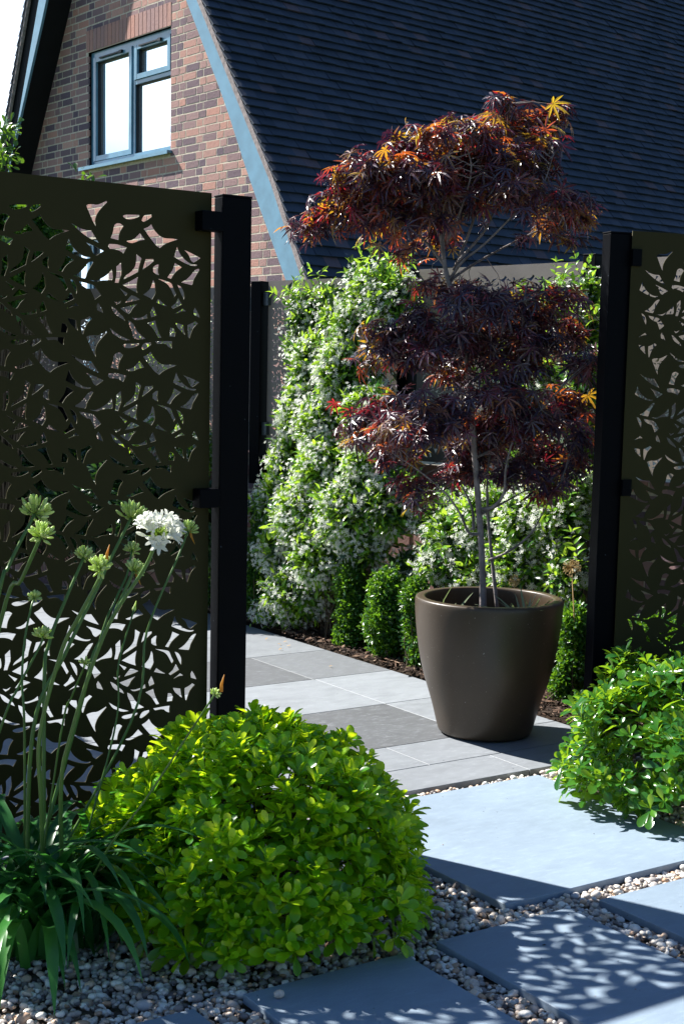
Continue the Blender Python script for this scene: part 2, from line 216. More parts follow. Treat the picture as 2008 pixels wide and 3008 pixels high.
def noise_fac(nt, scale, lo, hi, amt):
    n = noise(nt, scale, 3)
    r = nt.nodes.new('ShaderNodeMapRange'); r.inputs['From Min'].default_value = lo; r.inputs['From Max'].default_value = hi; r.inputs['To Max'].default_value = amt
    nt.links.new(n, r.inputs[0]); return r.outputs[0]

def plain(name, col, rough=.5, metal=0., spec=.5, var=.25, vscale=6, bmp=0, bscale=60, col2=None, coat=0):
    m, nt, bs, out = newmat(name)
    c2 = col2 or tuple(x * (1 - var) for x in col)
    nt.links.new(mix(nt, col, c2, noise_fac(nt, vscale, .35, .7, 1)), bs.inputs['Base Color'])
    bs.inputs['Roughness'].default_value = rough; bs.inputs['Metallic'].default_value = metal; bs.inputs['Specular IOR Level'].default_value = spec
    bs.inputs['Coat Weight'].default_value = coat
    if bmp: bump(nt, bs, noise(nt, bscale, 5), bmp, .004)
    return m

def stone_mat(name, light, dark, mid, streak=.5):
    m, nt, bs, out = newmat(name)
    base = ramp(nt, attr(nt, 0), [(0, dark), (.45, mid), (1, light)])
    n1 = noise(nt, 5, 8, .7, scaled(nt, 1, 2.5, 1, .5)); n2 = noise(nt, 160, 4, .7); n3 = noise(nt, 28, 6, .8, scaled(nt, .6, 2.2, 1, -.3))
    c = mix(nt, base, tuple(x * .72 for x in mid), n_map(nt, n1, .45, .75, .55))
    c = mix(nt, c, tuple(min(1, x * 1.35) for x in light), n_map(nt, n3, .52, .75, .5))
    c = mix(nt, c, tuple(x * .5 for x in dark), n_map(nt, n2, .58, .8, .5))
    n4 = noise(nt, 1.3, 5, .6); c = mix(nt, c, tuple(x * .62 for x in mid), n_map(nt, n4, .5, .75, .45))
    c = mix(nt, c, tuple(x * .25 for x in dark), n_map(nt, noise(nt, 55, 2, .4), .76, .79, .8))
    nt.links.new(c, bs.inputs['Base Color'])
    rr = n_map(nt, n3, .3, .8, .25, .5); nt.links.new(rr, bs.inputs['Roughness'])
    bump(nt, bs, n3, .18, .002)
    return m
def n_map(nt, v, a, b, hi, lo=0.):
    r = nt.nodes.new('ShaderNodeMapRange'); r.inputs['From Min'].default_value = a; r.inputs['From Max'].default_value = b
    r.inputs['To Min'].default_value = lo; r.inputs['To Max'].default_value = lo + hi; nt.links.new(v, r.inputs[0]); return r.outputs[0]

def brick_mat(name='brick'):
    m, nt, bs, out = newmat(name)
    c = ramp(nt, attr(nt, 0), [(0, (.15, .11, .14)), (.2, (.22, .15, .165)), (.38, (.38, .24, .23)), (.62, (.46, .265, .225)), (.85, (.54, .275, .215)), (1, (.62, .39, .32))])
    n = noise(nt, 45, 6, .75)
    c = mix(nt, c, (.16, .13, .16), n_map(nt, n, .55, .75, .7))
    n2 = noise(nt, 90, 3, .6)
    c = mix(nt, c, (.6, .42, .34), n_map(nt, n2, .6, .85, .4))
    nt.links.new(c, bs.inputs['Base Color']); bs.inputs['Roughness'].default_value = .85
    bs.inputs['Specular IOR Level'].default_value = .2
    bump(nt, bs, n, .7, .006)
    return m
def specks(m, col=(.35, .37, .4), scale=55, lo=.76, amt=.8, scuff=True):
    nt = m.node_tree; bs = nt.nodes['Principled BSDF']; src = bs.inputs['Base Color'].links[0].from_socket
    c = mix(nt, src, col, n_map(nt, noise(nt, scale, 2, .5), lo, lo + .02, amt))
    if scuff: c = mix(nt, c, col, n_map(nt, noise(nt, 9, 7, .8, scaled(nt, 1, 1, .25)), .66, .85, .25))
    nt.links.new(c, bs.inputs['Base Color'])
M = {}
M['brick'] = brick_mat()
M['mortar'] = plain('mortar', (.74, .66, .53), .95, spec=.1, var=.3, vscale=30, bmp=.5, bscale=150)
M['paver'] = stone_mat('porcelain paving', (.245, .315, .39), (.19, .25, .325), (.215, .28, .355))
M['patio'] = stone_mat('patio paving', (.27, .295, .325), (.075, .078, .085), (.165, .178, .197))
M['grout'] = plain('grout', (.06, .06, .06), .9)
M['soil'] = plain('soil', (.03, .02, .014), .95, spec=.1, var=.5, vscale=40, bmp=1, bscale=90)
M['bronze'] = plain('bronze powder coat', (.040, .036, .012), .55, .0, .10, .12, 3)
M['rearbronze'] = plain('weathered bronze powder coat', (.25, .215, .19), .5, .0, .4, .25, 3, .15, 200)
M['black'] = plain('black powder coat', (.0008, .0012, .003), .5, .0, .07, .3, 20, .1, 300)
M['steel'] = plain('bracket steel', (.08, .10, .12), .35, .5, .5, .2)
M['blue'] = plain('blue grey paint', (.14, .31, .43), .3, 0, .5, .25, 7, .05, 40, coat=.3)
M['soffit'] = plain('dark soffit board', (.008, .009, .011), .7, spec=.2)
M['bargewood'] = M['blue']
M['rubber'] = plain('black gasket', (.006, .007, .009), .5)
M['vergemortar'] = plain('verge mortar', (.42, .36, .35), .9, spec=.1, var=.5, vscale=30, bmp=.8, bscale=60)
specks(M['black'], (.10, .12, .15)); specks(M['bronze'], (.12, .11, .08), 40, .79, .5); specks(M['blue'], (.5, .6, .65), 30, .77, .5)
def tile_mat():
    m, nt, bs, out = newmat('clay roof tile')
    c = ramp(nt, attr(nt, 0), [(0, (.024, .036, .058)), (.7, (.036, .052, .082)), (.93, (.052, .062, .09)), (1, (.10, .075, .09))])
    c = mix(nt, c, (.16, .18, .20), n_map(nt, noise(nt, 14, 3, .5), .72, .76, .7))
    c = mix(nt, c, (.015, .018, .022), n_map(nt, noise(nt, 3, 5, .6, scaled(nt, 1, 1, .4)), .5, .8, .5))
    nt.links.new(c, bs.inputs['Base Color']); bs.inputs['Roughness'].default_value = .62; bs.inputs['Specular IOR Level'].default_value = .35
    bump(nt, bs, noise(nt, 70, 5), .35, .004); return m
M['tile'] = tile_mat()
def pot_mat():
    m, nt, bs, out = newmat('bronze glazed fibrestone')
    n = noise(nt, 3, 6, .6, scaled(nt, 1, 1, .5)); c = mix(nt, (.060, .040, .022), (.040, .027, .016), n_map(nt, n, .4, .7, 1))
    c = mix(nt, c, (.4, .37, .33), n_map(nt, noise(nt, 130, 2, .5), .74, .78, .8))
    c = mix(nt, c, (.30, .27, .22), n_map(nt, noise(nt, 22, 8, .85, scaled(nt, 1, 1, .18)), .62, .80, .45))
    c = mix(nt, c, (.30, .26, .20), n_map(nt, noise(nt, 300, 2, .5), .70, .74, .5))
    nt.links.new(c, bs.inputs['Base Color']); bs.inputs['Roughness'].default_value = .4; bs.inputs['Specular IOR Level'].default_value = .45
    bump(nt, bs, noise(nt, 9, 4), .08, .01); return m
M['pot'] = pot_mat()
M['bark'] = plain('grey maple bark', (.30, .26, .25), .8, spec=.2, var=.6, vscale=25, bmp=.6, bscale=60)
M['twig'] = plain('twig', (.09, .07, .045), .8, spec=.2)
M['greenstem'] = leafmat('green stalk', [(0, (.07, .16, .03)), (1, (.12, .22, .05))], (.2, .4, .05), .15, .35)
M['pitto'] = leafmat('fresh shrub leaf', [(0, (.010, .09, .006)), (.35, (.05, .24, .008)), (.65, (.24, .54, .010)), (1, (.70, .84, .03))], (.74, 1., .02), .44, .24, .6)
M['pitto2'] = leafmat('glossy shrub leaf', [(0, (.012, .08, .02)), (.5, (.03, .14, .02)), (.85, (.10, .26, .02)), (1, (.34, .44, .03))], (.36, .60, .02), .32, .2, .6)
M['strap'] = leafmat('strap leaf', [(0, (.015, .10, .025)), (1, (.04, .17, .03))], (.10, .42, .05), .26, .35, .5)
M['jleaf'] = leafmat('climber leaf', [(0, (.02, .10, .02)), (.5, (.06, .20, .025)), (.9, (.16, .36, .03)), (1, (.36, .52, .04))], (.48, .74, .05), .40, .25, .55)
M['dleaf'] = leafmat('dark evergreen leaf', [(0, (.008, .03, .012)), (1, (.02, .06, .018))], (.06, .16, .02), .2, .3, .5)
M['box'] = leafmat('box leaf', [(0, (.008, .05, .012)), (.7, (.03, .12, .015)), (1, (.14, .30, .02))], (.24, .50, .02), .28, .3, .5)
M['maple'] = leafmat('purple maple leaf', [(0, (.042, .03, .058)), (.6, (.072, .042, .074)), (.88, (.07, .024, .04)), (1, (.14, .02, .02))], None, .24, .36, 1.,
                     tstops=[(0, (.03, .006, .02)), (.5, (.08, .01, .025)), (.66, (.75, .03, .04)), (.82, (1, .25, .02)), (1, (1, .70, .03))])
M['maple_sun'] = leafmat('sunlit maple leaf', [(0, (.045, .03, .06)), (.6, (.075, .042, .072)), (.85, (.08, .026, .035)), (1, (.18, .04, .02))], None, .28, .36, 1.,
                     tstops=[(0, (.03, .006, .02)), (.42, (.08, .01, .03)), (.55, (.85, .03, .04)), (.70, (1, .22, .03)), (1, (1, .72, .03))])  # brighter copy of the maple leaf, sunlight on the upper crown put into its colour
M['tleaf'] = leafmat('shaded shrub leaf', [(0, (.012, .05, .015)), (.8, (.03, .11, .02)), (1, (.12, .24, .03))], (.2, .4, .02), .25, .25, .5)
M['petal'] = leafmat('white petal', [(0, (.78, .80, .72)), (1, (.88, .88, .84))], (.9, .92, .82), .48, .6, .2)
M['bud'] = leafmat('pale green bud', [(0, (.36, .52, .10)), (1, (.74, .84, .40))], (.75, .95, .12), .34, .4)
M['bract'] = leafmat('orange bract', [(0, (.5, .22, .04)), (1, (.6, .35, .05))], (.8, .45, .03), .4, .5)
M['straw'] = leafmat('dry straw', [(0, (.42, .28, .12)), (1, (.55, .42, .2))], (.5, .35, .1), .2, .7, .2)
def chip_mat(name, stops, rough=.9):
    m, nt, bs, out = newmat(name)
    c = ramp(nt, attr(nt, 0), stops); c = mix(nt, c, (.05, .04, .03), n_map(nt, noise(nt, 70, 4), .55, .8, .5))
    nt.links.new(c, bs.inputs['Base Color']); bs.inputs['Roughness'].default_value = rough; bs.inputs['Specular IOR Level'].default_value = .3
    bump(nt, bs, noise(nt, 160, 3), .3, .002); return m
M['mulch'] = chip_mat('bark chips', [(0, (.015, .009, .007)), (.6, (.05, .027, .018)), (.88, (.17, .10, .065)), (1, (.42, .30, .22))])
M['pebble'] = chip_mat('river pebbles', [(0, (.10, .08, .075)), (.12, (.30, .27, .26)), (.3, (.56, .50, .44)), (.45, (.68, .64, .58)), (.55, (.46, .29, .19)), (.66, (.64, .50, .38)), (.78, (.42, .42, .44)), (.88, (.78, .75, .69)), (1, (.82, .79, .72))], .55)

# ------------------------------------------------------------------ ground, paving
G0 = -.03
build('ground', [(-80, -80, G0 - .02), (120, -80, G0 - .02), (120, 120, G0 - .02), (-80, 120, G0 - .02)], [(0, 1, 2, 3)], plain('lawn earth', (.05, .07, .025), .95, spec=.1, var=.4, vscale=2))['kind'] = 'structure'
build('gravel_bed', [(-3, -2, G0), (4.6, -2, G0), (4.6, 3.56, G0), (-3, 3.56, G0)], [(0, 1, 2, 3)], plain('sandy grit', (.16, .13, .10), .95, spec=.1, var=.6, vscale=60, bmp=1, bscale=120))['kind'] = 'structure'

def slab_geo(mb, x0, x1, y0, y1, top=0., th=.02, r=None, bev=.002):
    v = [(x0, y0, top - th), (x1, y0, top - th), (x1, y1, top - th), (x0, y1, top - th),
         (x0, y0, top - bev), (x1, y0, top - bev), (x1, y1, top - bev), (x0, y1, top - bev),
         (x0 + bev, y0 + bev, top), (x1 - bev, y0 + bev, top), (x1 - bev, y1 - bev, top), (x0 + bev, y1 - bev, top)]
    f = [(0, 3, 2, 1), (8, 9, 10, 11)] + [(i, (i + 1) % 4, 4 + (i + 1) % 4, 4 + i) for i in range(4)] + [(4 + i, 4 + (i + 1) % 4, 8 + (i + 1) % 4, 8 + i) for i in range(4)]
    mb.add(v, f, r)
rows = [(3.53, 3.75, [3.16], {}), (3.75, 4.013, [2.897], {}), (4.013, 4.577, [3.30], {0: .05}), (4.577, 5.115, [2.40], {}), (5.115, 5.66, [3.29], {0: .1}),
        (5.66, 6.2, [2.9], {1: .25}), (6.2, 6.76, [3.3], {}), (6.76, 7.3, [2.7], {}), (7.3, 7.86, [3.1], {}), (7.86, 8.4, [2.8], {}), (8.4, 8.95, [3.2], {}), (8.95, 9.5, [3.3], {})]
mb = MB()
for y0, y1, sx, sp in rows:
    xs = sorted([sx[0] + .9 * i for i in range(-7, 2) if -2.5 < sx[0] + .9 * i < 3.69]) + [3.715]
    xs = [-2.5] + xs
    for i in range(len(xs) - 1):
        idx = len(xs) - 2 - i
        dark = sp.get(idx - 1) if (idx - 1) in sp else None
        t = dark if dark is not None else random.choice([.55, .7, .8, .62, .75, .3])
        if y0 < 5.1 and dark is None: t = random.choice([.7, .8, .75])
        if y0 < 4: t = .62
        slab_geo(mb, xs[i] + .0015, xs[i + 1] - .0015, y0 + .002, y1 - .002, 0., .02, (t, random.random(), .5), .0012)
mb.out('patio', M['patio'])['kind'] = 'structure'
build('patio_base', [(-2.5, 3.53, -.04), (3.713, 3.53, -.04), (3.713, 9.5, -.04), (-2.5, 9.5, -.04), (-2.5, 3.534, -.006), (3.713, 3.534, -.006), (3.713, 9.5, -.006), (-2.5, 9.5, -.006)],
      [(4, 5, 6, 7), (0, 1, 5, 4), (1, 2, 6, 5), (3, 0, 4, 7), (2, 3, 7, 6)], M['grout'])['kind'] = 'structure'
def paver(x0, x1, y0, y1, label, group=None):
    o = MB(); slab_geo(o, -(x1 - x0) / 2, (x1 - x0) / 2, -(y1 - y0) / 2, (y1 - y0) / 2, 0, .02, (random.uniform(.3, .8), .5, .5), .0015)
    q = o.out('paving_slab', M['paver']); q.location = ((x0 + x1) / 2, (y0 + y1) / 2, 0)
    return tag(q, label, 'paving slab', 'stepping slabs set in gravel')
paver(2.272, 3.143, 2.610, 3.470, 'largest pale grey square paving slab, set in gravel in front of the pot')
paver(1.977, 2.393, 1.61, 2.513, 'long grey paving slab with dappled leaf shadows, in the middle of the slab row')
paver(1.444, 1.868, 1.60, 2.497, 'grey paving slab partly under the bright green shrub, left of the dappled one')
paver(2.503, 2.925, 1.61, 2.513, 'grey paving slab at the right edge, half in sun and half in shade')
paver(.90, 1.322, 1.60, 2.49, 'shaded paving slab corner between the gravel at the very bottom')

# pebbles
slabs = [(2.272, 3.143, 2.61, 3.47), (1.977, 2.393, 1.61, 2.513), (1.444, 1.868, 1.6, 2.497), (2.503, 2.925, 1.61, 2.513), (.9, 1.322, 1.6, 2.49)]
bt, bf = ball_t(8, 5)
def in_any(x, y, m=0.):
    r = np.zeros(len(x), bool)
    for a, b, c, d in slabs: r |= (x > a - m) & (x < b + m) & (y > c - m) & (y < d + m)
    return r
NP = 46000
xx = rng.uniform(.55, 3.72, NP); yy = rng.uniform(1.55, 3.53, NP)
keep = ~in_any(xx, yy, .004) & (xx + yy > 3.35) & ((yy < 3.0) | (xx > 2.0)) & (yy < 3.518)
xx, yy = xx[keep], yy[keep]
n = len(xx); s = rng.lognormal(math.log(.0124), .36, n).clip(.006, .029)
zz = G0 + .004 + rng.uniform(0, .017, n)
# no pebble sits in a slab: the ones beside an edge lie low
edge = in_any(xx, yy, .012); zz[edge] = np.minimum(zz[edge], G0 + .010); s[edge] = np.minimum(s[edge], .014)
q = rng.normal(size=(n, 3, 3)) * .35 + np.eye(3); Q, _ = np.linalg.qr(q)
sc3 = np.stack([s * rng.uniform(.95, 1.45, n), s, s * rng.uniform(.6, .85, n)], 1)
Mx = Q * sc3[:, None, :]
yaw = rng.uniform(0, 2 * pi, n); cy_, sy_ = np.cos(yaw), np.sin(yaw); Rz = np.zeros((n, 3, 3)); Rz[:, 0, 0] = cy_; Rz[:, 0, 1] = -sy_; Rz[:, 1, 0] = sy_; Rz[:, 1, 1] = cy_; Rz[:, 2, 2] = 1
Mx = Rz @ Mx
v, f = inst(bt, bf, Mx, np.stack([xx, yy, zz], 1))
v += rng.normal(size=v.shape) * .0006
o = build('gravel', v, f, M['pebble'], None, True, rnds(n, len(bt)))
tag(o, 'rounded cream, tan and grey pebbles filling the gaps between paving slabs', 'gravel', kind='stuff')
# one stray pebble on a slab
o = MB(); 
v1, f1 = inst(bt, bf, np.eye(3)[None] * np.array([.026, .022, .018])[None, None, :], np.zeros((1, 3)))
o.add(v1, [list(q) for F_ in f1 for q in F_], (.3, .5, .5)); o = o.out('pebble', M['pebble'], None, True); o.location = (1.50, 2.44, .009)
tag(o, 'single grey pebble lying on the slab beneath the bright green shrub', 'pebble')

# flower beds
mb = MB()
def grid_mound(mb, x0, x1, y0, y1, nx, ny, z):
    V = []; F = []
    for i in range(nx + 1):
        for j in range(ny + 1):
            e = 0 if (i in (0,)) else 1
            V.append((x0 + (x1 - x0) * i / nx, y0 + (y1 - y0) * j / ny, z * e + random.uniform(0, .012) * e - .03 * (1 - e)))
    for i in range(nx):
        for j in range(ny):
            a = i * (ny + 1) + j; F.append((a, a + ny + 1, a + ny + 2, a + 1))
    mb.add(V, F)
grid_mound(mb, 3.716, 5.0, 1.2, 9.4, 20, 110, -.004)
mb.out('flower_bed', M['soil'], None, True)['kind'] = 'structure'
n = 6600
ct, cf = ball_t(4, 2)
cx = rng.uniform(3.715, 4.3, n); cyy = rng.uniform(2.2, 7.2, n)
cx = 3.712 + (cx - 3.712) * rng.random(n) ** .6
sz = rng.lognormal(math.log(.016), .45, n)
d = unit(np.stack([rng.normal(size=n), rng.normal(size=n), rng.normal(size=n) * .25], 1)); nn = unit(np.stack([rng.normal(size=n) * .35, rng.normal(size=n) * .35, np.ones(n)], 1))
Fm = frames(d, nn) * np.stack([sz * rng.uniform(.3, .7, n), sz * rng.uniform(.8, 2., n), sz * .15], 1)[:, None, :]
v, f = inst(ct, cf[:1], Fm, np.stack([cx, cyy, .012 + rng.uniform(0, .018, n)], 1))
o = build('bark_mulch', v, f, M['mulch'], None, False, rnds(n, len(ct)))
tag(o, 'brown and tan bark chips along the edge of the planted bed', 'mulch', kind='stuff')
n = 90
sx_ = rng.integers(0, 5, n); dx_ = np.zeros(n); dy_ = np.zeros(n)
for i in range(n):
    a_, b_, c_, d_ = slabs[sx_[i]]; dx_[i] = random.uniform(a_ + .02, b_ - .02); dy_[i] = random.uniform(max(c_, 2.0) + .02, d_ - .02)
sz = rng.lognormal(math.log(.0032), .5, n); d = unit(np.stack([rng.normal(size=n), rng.normal(size=n), np.zeros(n)], 1))
Fm = frames(d, np.tile(V3(0, 0, 1.), (n, 1))) * np.stack([sz * .5, sz, sz * .25], 1)[:, None, :]
v, f = inst(ct, cf[:1], Fm, np.stack([dx_, dy_, sz * .125 + .0003], 1))
o = build('litter', v, f, M['mulch'], None, False, rnds(n, len(ct))); tag(o, 'dark crumbs of bark and grit scattered over the front paving slabs', 'litter', kind='stuff')
# fallen leaves on the patio
lt, lf = LANCE
for i, (x, y) in enumerate([(3.60, 6.02), (3.56, 5.86), (3.64, 5.9), (3.52, 5.75), (3.60, 5.80), (3.50, 5.28)]):
    a = random.uniform(0, 6.28); mm = np.array([[cos(a), -sin(a), 0], [sin(a), cos(a), 0], [0, 0, 1]]) * .022
    vv = lt @ mm.T; vv[:, 2] += .002 - vv[:, 2].min()
    o = build('fallen_leaf', vv, lf, M['bract'], None, True, np.full((len(vv), 3), .5)); o.location = (x, y, 0.001)
    tag(o, 'tiny orange leaf fallen on the grey patio beside the bed edge', 'fallen leaf', 'orange fallen leaves on the patio')

# ------------------------------------------------------------------ laser-cut panels
PU, PV = 323.4, 349.6
def smooth_poly(p):
    p = np.array(p, float); out = []
    n = len(p)
    for i in range(n):
        a, b, c = p[i - 1], p[i], p[(i + 1) % n]
        u = unit(b - a); w = unit(c - b); ang = math.degrees(math.acos(max(-1, min(1, float(u @ w)))))
        if ang > 48 or n < 6: out += [b + (a - b) * .02, b + (c - b) * .02] if ang < 100 else [b]
        else: out += [b + (a - b) * .25, b + (c - b) * .25]
    return np.array(out)
POLYS = [smooth_poly(p) for p in D['pat']]
def inside(p, Q):
    x, y = Q[:, 0], Q[:, 1]; x2, y2 = np.roll(x, -1), np.roll(y, -1)
    c = ((y > p[1]) != (y2 > p[1])) & (p[0] < (x2 - x) * (p[1] - y) / (y2 - y + 1e-12) + x)
    return c.sum() % 2 == 1
def clash(A, B, gap=.0016):
    if (A.min(0) > B.max(0) + gap).any() or (B.min(0) > A.max(0) + gap).any(): return False
    if any(inside(p, B) for p in A) or any(inside(p, A) for p in B): return True
    def dens(P): return np.concatenate([P + (np.roll(P, -1, 0) - P) * k / 4 for k in range(4)])
    a, b = dens(A), dens(B)
    return np.linalg.norm(a[:, None] - b[None], axis=2).min() < gap
def panel_mesh(name, W, Hh, margin, scale, top_in, phase, th=.003, mfar=None):
    mfar = margin if mfar is None else mfar
    """flat sheet W x Hh with leaf cut-outs; local x across, y up"""
    cu = bpy.data.curves.new(name, 'CURVE'); cu.dimensions = '2D'; cu.fill_mode = 'BOTH'; cu.extrude = th / 2
    def spl(pts):
        s = cu.splines.new('POLY'); s.points.add(len(pts) - 1)
        s.points.foreach_set('co', [c for p in pts for c in (p[0], p[1], 0, 1)]); s.use_cyclic_u = True
    spl([(0, 0), (W, 0), (W, Hh), (0, Hh)])
    top = Hh - top_in; norm = []; shifted = []
    for P in POLYS:
        Q0 = P / 1000. * scale
        for i in range(-3, 12):
            for j in range(-12, 4):
                Q = Q0 + np.array([i * PU / 1000 * scale + phase[0], j * PV / 1000 * scale + phase[1]])
                sh = -.002 < Q[:, 0].min() < .033 * scale
                if sh: Q[:, 0] += .0275 * scale
                if Q[:, 0].min() < margin or Q[:, 0].max() > W - mfar: continue
                if Q[:, 1].min() < margin * .7: continue
                cut = Q[:, 1].max() > top + .004
                if Q[:, 1].mean() > top: 
                    if not (Q[:, 1].max() < top + .04 and Q[:, 1].min() < top - .04): continue
                if cut and Q[:, 1].max() - top > .034 * scale + .01: continue
                if cut and len(P) and (Q[:, 1].max() - Q[:, 1].min()) < .05 * scale: Q[:, 1] = np.minimum(Q[:, 1], top)
                (shifted if sh else norm).append(Q)
    done = []
    for Q in norm: done.append(Q); spl(Q)
    for Q in shifted:
        if not any(clash(Q, B) for B in done): done.append(Q); spl(Q)
    ob = bpy.data.objects.new(name, cu); COL.objects.link(ob)
    dg = bpy.context.evaluated_depsgraph_get(); me = bpy.data.meshes.new_from_object(ob.evaluated_get(dg))
    bpy.data.objects.remove(ob); me.name = name
    return me
def place_panel(me, name, origin, dx, mat, parent, flip=False):
    """origin = bottom corner where local x=0; dx = unit direction of local x"""
    v = np.zeros(len(me.vertices) * 3); me.vertices.foreach_get('co', v); v = v.reshape(-1, 3)
    dx = np.array([dx[0], dx[1], 0.]); dn = np.array([-dx[1], dx[0], 0.])
    w = np.array(origin) + v[:, :1] * dx + v[:, 1:2] * V3(0, 0, 1) + v[:, 2:3] * dn
    p = parent
    while p is not None: w = w - np.array(p.location); p = p.parent
    m2 = me.copy(); m2.vertices.foreach_set('co', w.ravel()); m2.materials.clear(); m2.materials.append(mat); m2.update()
    return link(bpy.data.objects.new(name, m2), parent)
def post_parts(parent, c, w, d, z0, z1, rot, mat=None, cap=True):
    m_ = MB(); m_.box((c[0], c[1], (z0 + z1) / 2), (w, d, z1 - z0), rot); p = m_.out('post', mat or M['black'], parent)
    md = p.modifiers.new('bevel', 'BEVEL'); md.width = .003; md.segments = 2
    if cap:
        m_ = MB(); m_.box((c[0], c[1], z1 + .003), (w + .002, d + .002, .006), rot); q = m_.out('post_cap', M['black'], parent)
        md = q.modifiers.new('bevel', 'BEVEL'); md.width = .0015
    return p

# left gate screen (sheet plane y = 3.60, edge x = 1.945)
ls = empty('metal_screen', 'bronze leaf cut-out metal screen panel behind the white flowers, with its black post', 'screen', (1.95, 3.6, 0))
PW, PH, PB = 1.20, 1.80, .028
meP = panel_mesh('screen_sheet', PW, PH, .033, 1., .078, (.0, -PB))
# mesh local x = distance from the right edge, growing leftwards
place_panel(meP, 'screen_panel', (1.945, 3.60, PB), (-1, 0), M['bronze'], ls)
post_parts(ls, (2.007, 3.585), .095, .05, -.03, 1.818, 0)
for z in (1.746, .965):
    m_ = MB(); m_.box((1.925, 3.574, z), (.068, .046, .054)); b_ = m_.out('bracket', M['black'], ls)
    md = b_.modifiers.new('bevel', 'BEVEL'); md.width = .002
post_parts(ls, (.69, 3.585), .095, .05, -.03, 1.818, 0)
# right gate screen, turned 15 degrees
a = radians(-14.5)
rs = empty('metal_screen', 'dark leaf cut-out metal screen and black post right of the potted maple', 'screen', (3.45, 3.52, 0), )
dx = (cos(a), sin(a))
post_parts(rs, (3.448, 3.512), .088, .056, -.03, 1.818, a)
meR = panel_mesh('screen_sheet', PW, PH, .04, 1., .078, (.076, -PB - .01), mfar=.03)
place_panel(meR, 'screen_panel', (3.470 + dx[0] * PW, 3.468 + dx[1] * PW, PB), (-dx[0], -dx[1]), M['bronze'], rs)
post_parts(rs, (3.470 + dx[0] * (PW + .06), 3.468 + dx[1] * (PW + .06)), .088, .056, -.03, 1.818, a)
for z in (1.74, .965):
    m_ = MB(); m_.box((3.484, 3.458, z), (.035, .012, .056), a); m_.out('bracket', M['black'], rs)

# rear fence on the low brick wall
FP = [(2.1, 10.1), (2.75, 9.1), (3.38, 8.05), (4.05, 6.90), (4.34, 5.89), (4.60, 4.82), (4.75, 3.8), (4.80, 2.7)]
ZT = [1.70, 1.76, 1.82, 1.85, 1.878, 1.878, 1.878]
rf = empty('screen_fence', 'long curved fence of bronze leaf cut-out panels and black posts on a low brick wall', 'fence', (4.05, 6.9, 0))
bw = empty('garden_wall', 'low brick wall under the rear leaf cut-out fence', 'wall', (4.2, 6.9, 0))

def brick_run(mbk, mbm, o, dx, L, z0, z1, nrm, seed=0, holes=(), clip=None, dpth=.1, gauge=.075, kind='flemish'):
    """bricks standing proud of a mortar plane; o = origin (x,y), dx = unit dir, nrm = outward unit normal"""
    r_ = random.Random(seed); nr = int(math.ceil((z1 - z0) / gauge))
    dx = np.array([dx[0], dx[1], 0.]); nn = np.array([nrm[0], nrm[1], 0.]); o = np.array([o[0], o[1], 0.])
    for r in range(nr):
        za = z0 + r * gauge + .007; zb = min(z0 + (r + 1) * gauge - .007, z1)
        if zb - za < .02: continue
        iv = [(0, L)] if clip is None else [clip((za + zb) / 2)]
        for h in holes:
            if h[2] < (za + zb) / 2 < h[3]:
                nv = []
                for a_, b_ in iv:
                    if h[0] > a_: nv.append((a_, min(b_, h[0])))
                    if h[1] < b_: nv.append((max(a_, h[1]), b_))
                iv = [q for q in nv if q[1] - q[0] > .02]
        for a_, b_ in iv:
            u = -.6 + (.11 if r % 2 else .28); k = r % 2
            seq = [.215, .1025]
            while u < b_:
                l = seq[k % 2]; k += 1; s_, e_ = max(u, a_), min(u + l, b_); u += l + .014
                if e_ - s_ < .02 or e_ <= a_: continue
                pr = .0018 + r_.uniform(-.0008, .001); j = lambda: r_.uniform(-.002, .002)
                V = []
                for dd in (pr, -.02):
                    for (uu, z_) in ((s_, za), (e_, za), (e_, zb), (s_, zb)):
                        V.append(o + dx * (uu + j()) + nn * dd + V3(0, 0, z_ + j()))
                dark = r_.random()
                t = r_.betavariate(1.6, 1.6) if dark > .3 else r_.uniform(0, .3)
                mbk.add(V, [(0, 1, 2, 3), (0, 4, 5, 1), (1, 5, 6, 2), (2, 6, 7, 3), (3, 7, 4, 0)], (t, r_.random(), .5))
wk = MB(); wm = MB()
for i in range(len(FP) - 1):
    p, q = np.array(FP[i]), np.array(FP[i + 1]); L = np.linalg.norm(q - p); dx = (q - p) / L; nr = np.array([dx[1], -dx[0]])
    if nr @ np.array([-1, -1]) < 0: nr = -nr
    off = -nr * .05; o_ = p + off
    brick_run(wk, wm, o_, dx, L, 0, .885, nr, 10 + i)
    c = (p + q) / 2 + off - nr * .055
    wm.box((c[0], c[1], .44), (L + .02, .1, .88), math.atan2(dx[1], dx[0]))
    zt = ZT[i]; hh = zt - .905
    me_ = panel_mesh('rear_sheet', L - .11, hh, .03, .5, .06, (random.uniform(0, .15), .06 + .1 * (i % 2)), .003)
    oo = p + dx * .055 + nr * .0
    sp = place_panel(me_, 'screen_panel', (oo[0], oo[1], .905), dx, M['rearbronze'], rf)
    for e, sgn in ((p, 1), (q, -1)):
        for z in (zt - .10, 1.03):
            b_ = e + dx * sgn * .055 + nr * .012
            m_ = MB(); m_.box((b_[0], b_[1], z), (.04, .03, .07), math.atan2(dx[1], dx[0])); m_.out('bracket', M['steel'], rf)
for i, p in enumerate(FP):
    q = np.array(FP[min(i + 1, len(FP) - 1)]) - np.array(FP[max(i - 1, 0)]); a_ = math.atan2(q[1], q[0])
    nr = np.array([q[1], -q[0]]) / np.linalg.norm(q); nr = nr if nr @ np.array([-1, -1]) > 0 else -nr
    c = np.array(p) + nr * .012
    post_parts(rf, c, .07, .085, .72, (ZT[max(i - 1, 0)] if i else ZT[0]) + .022, a_)
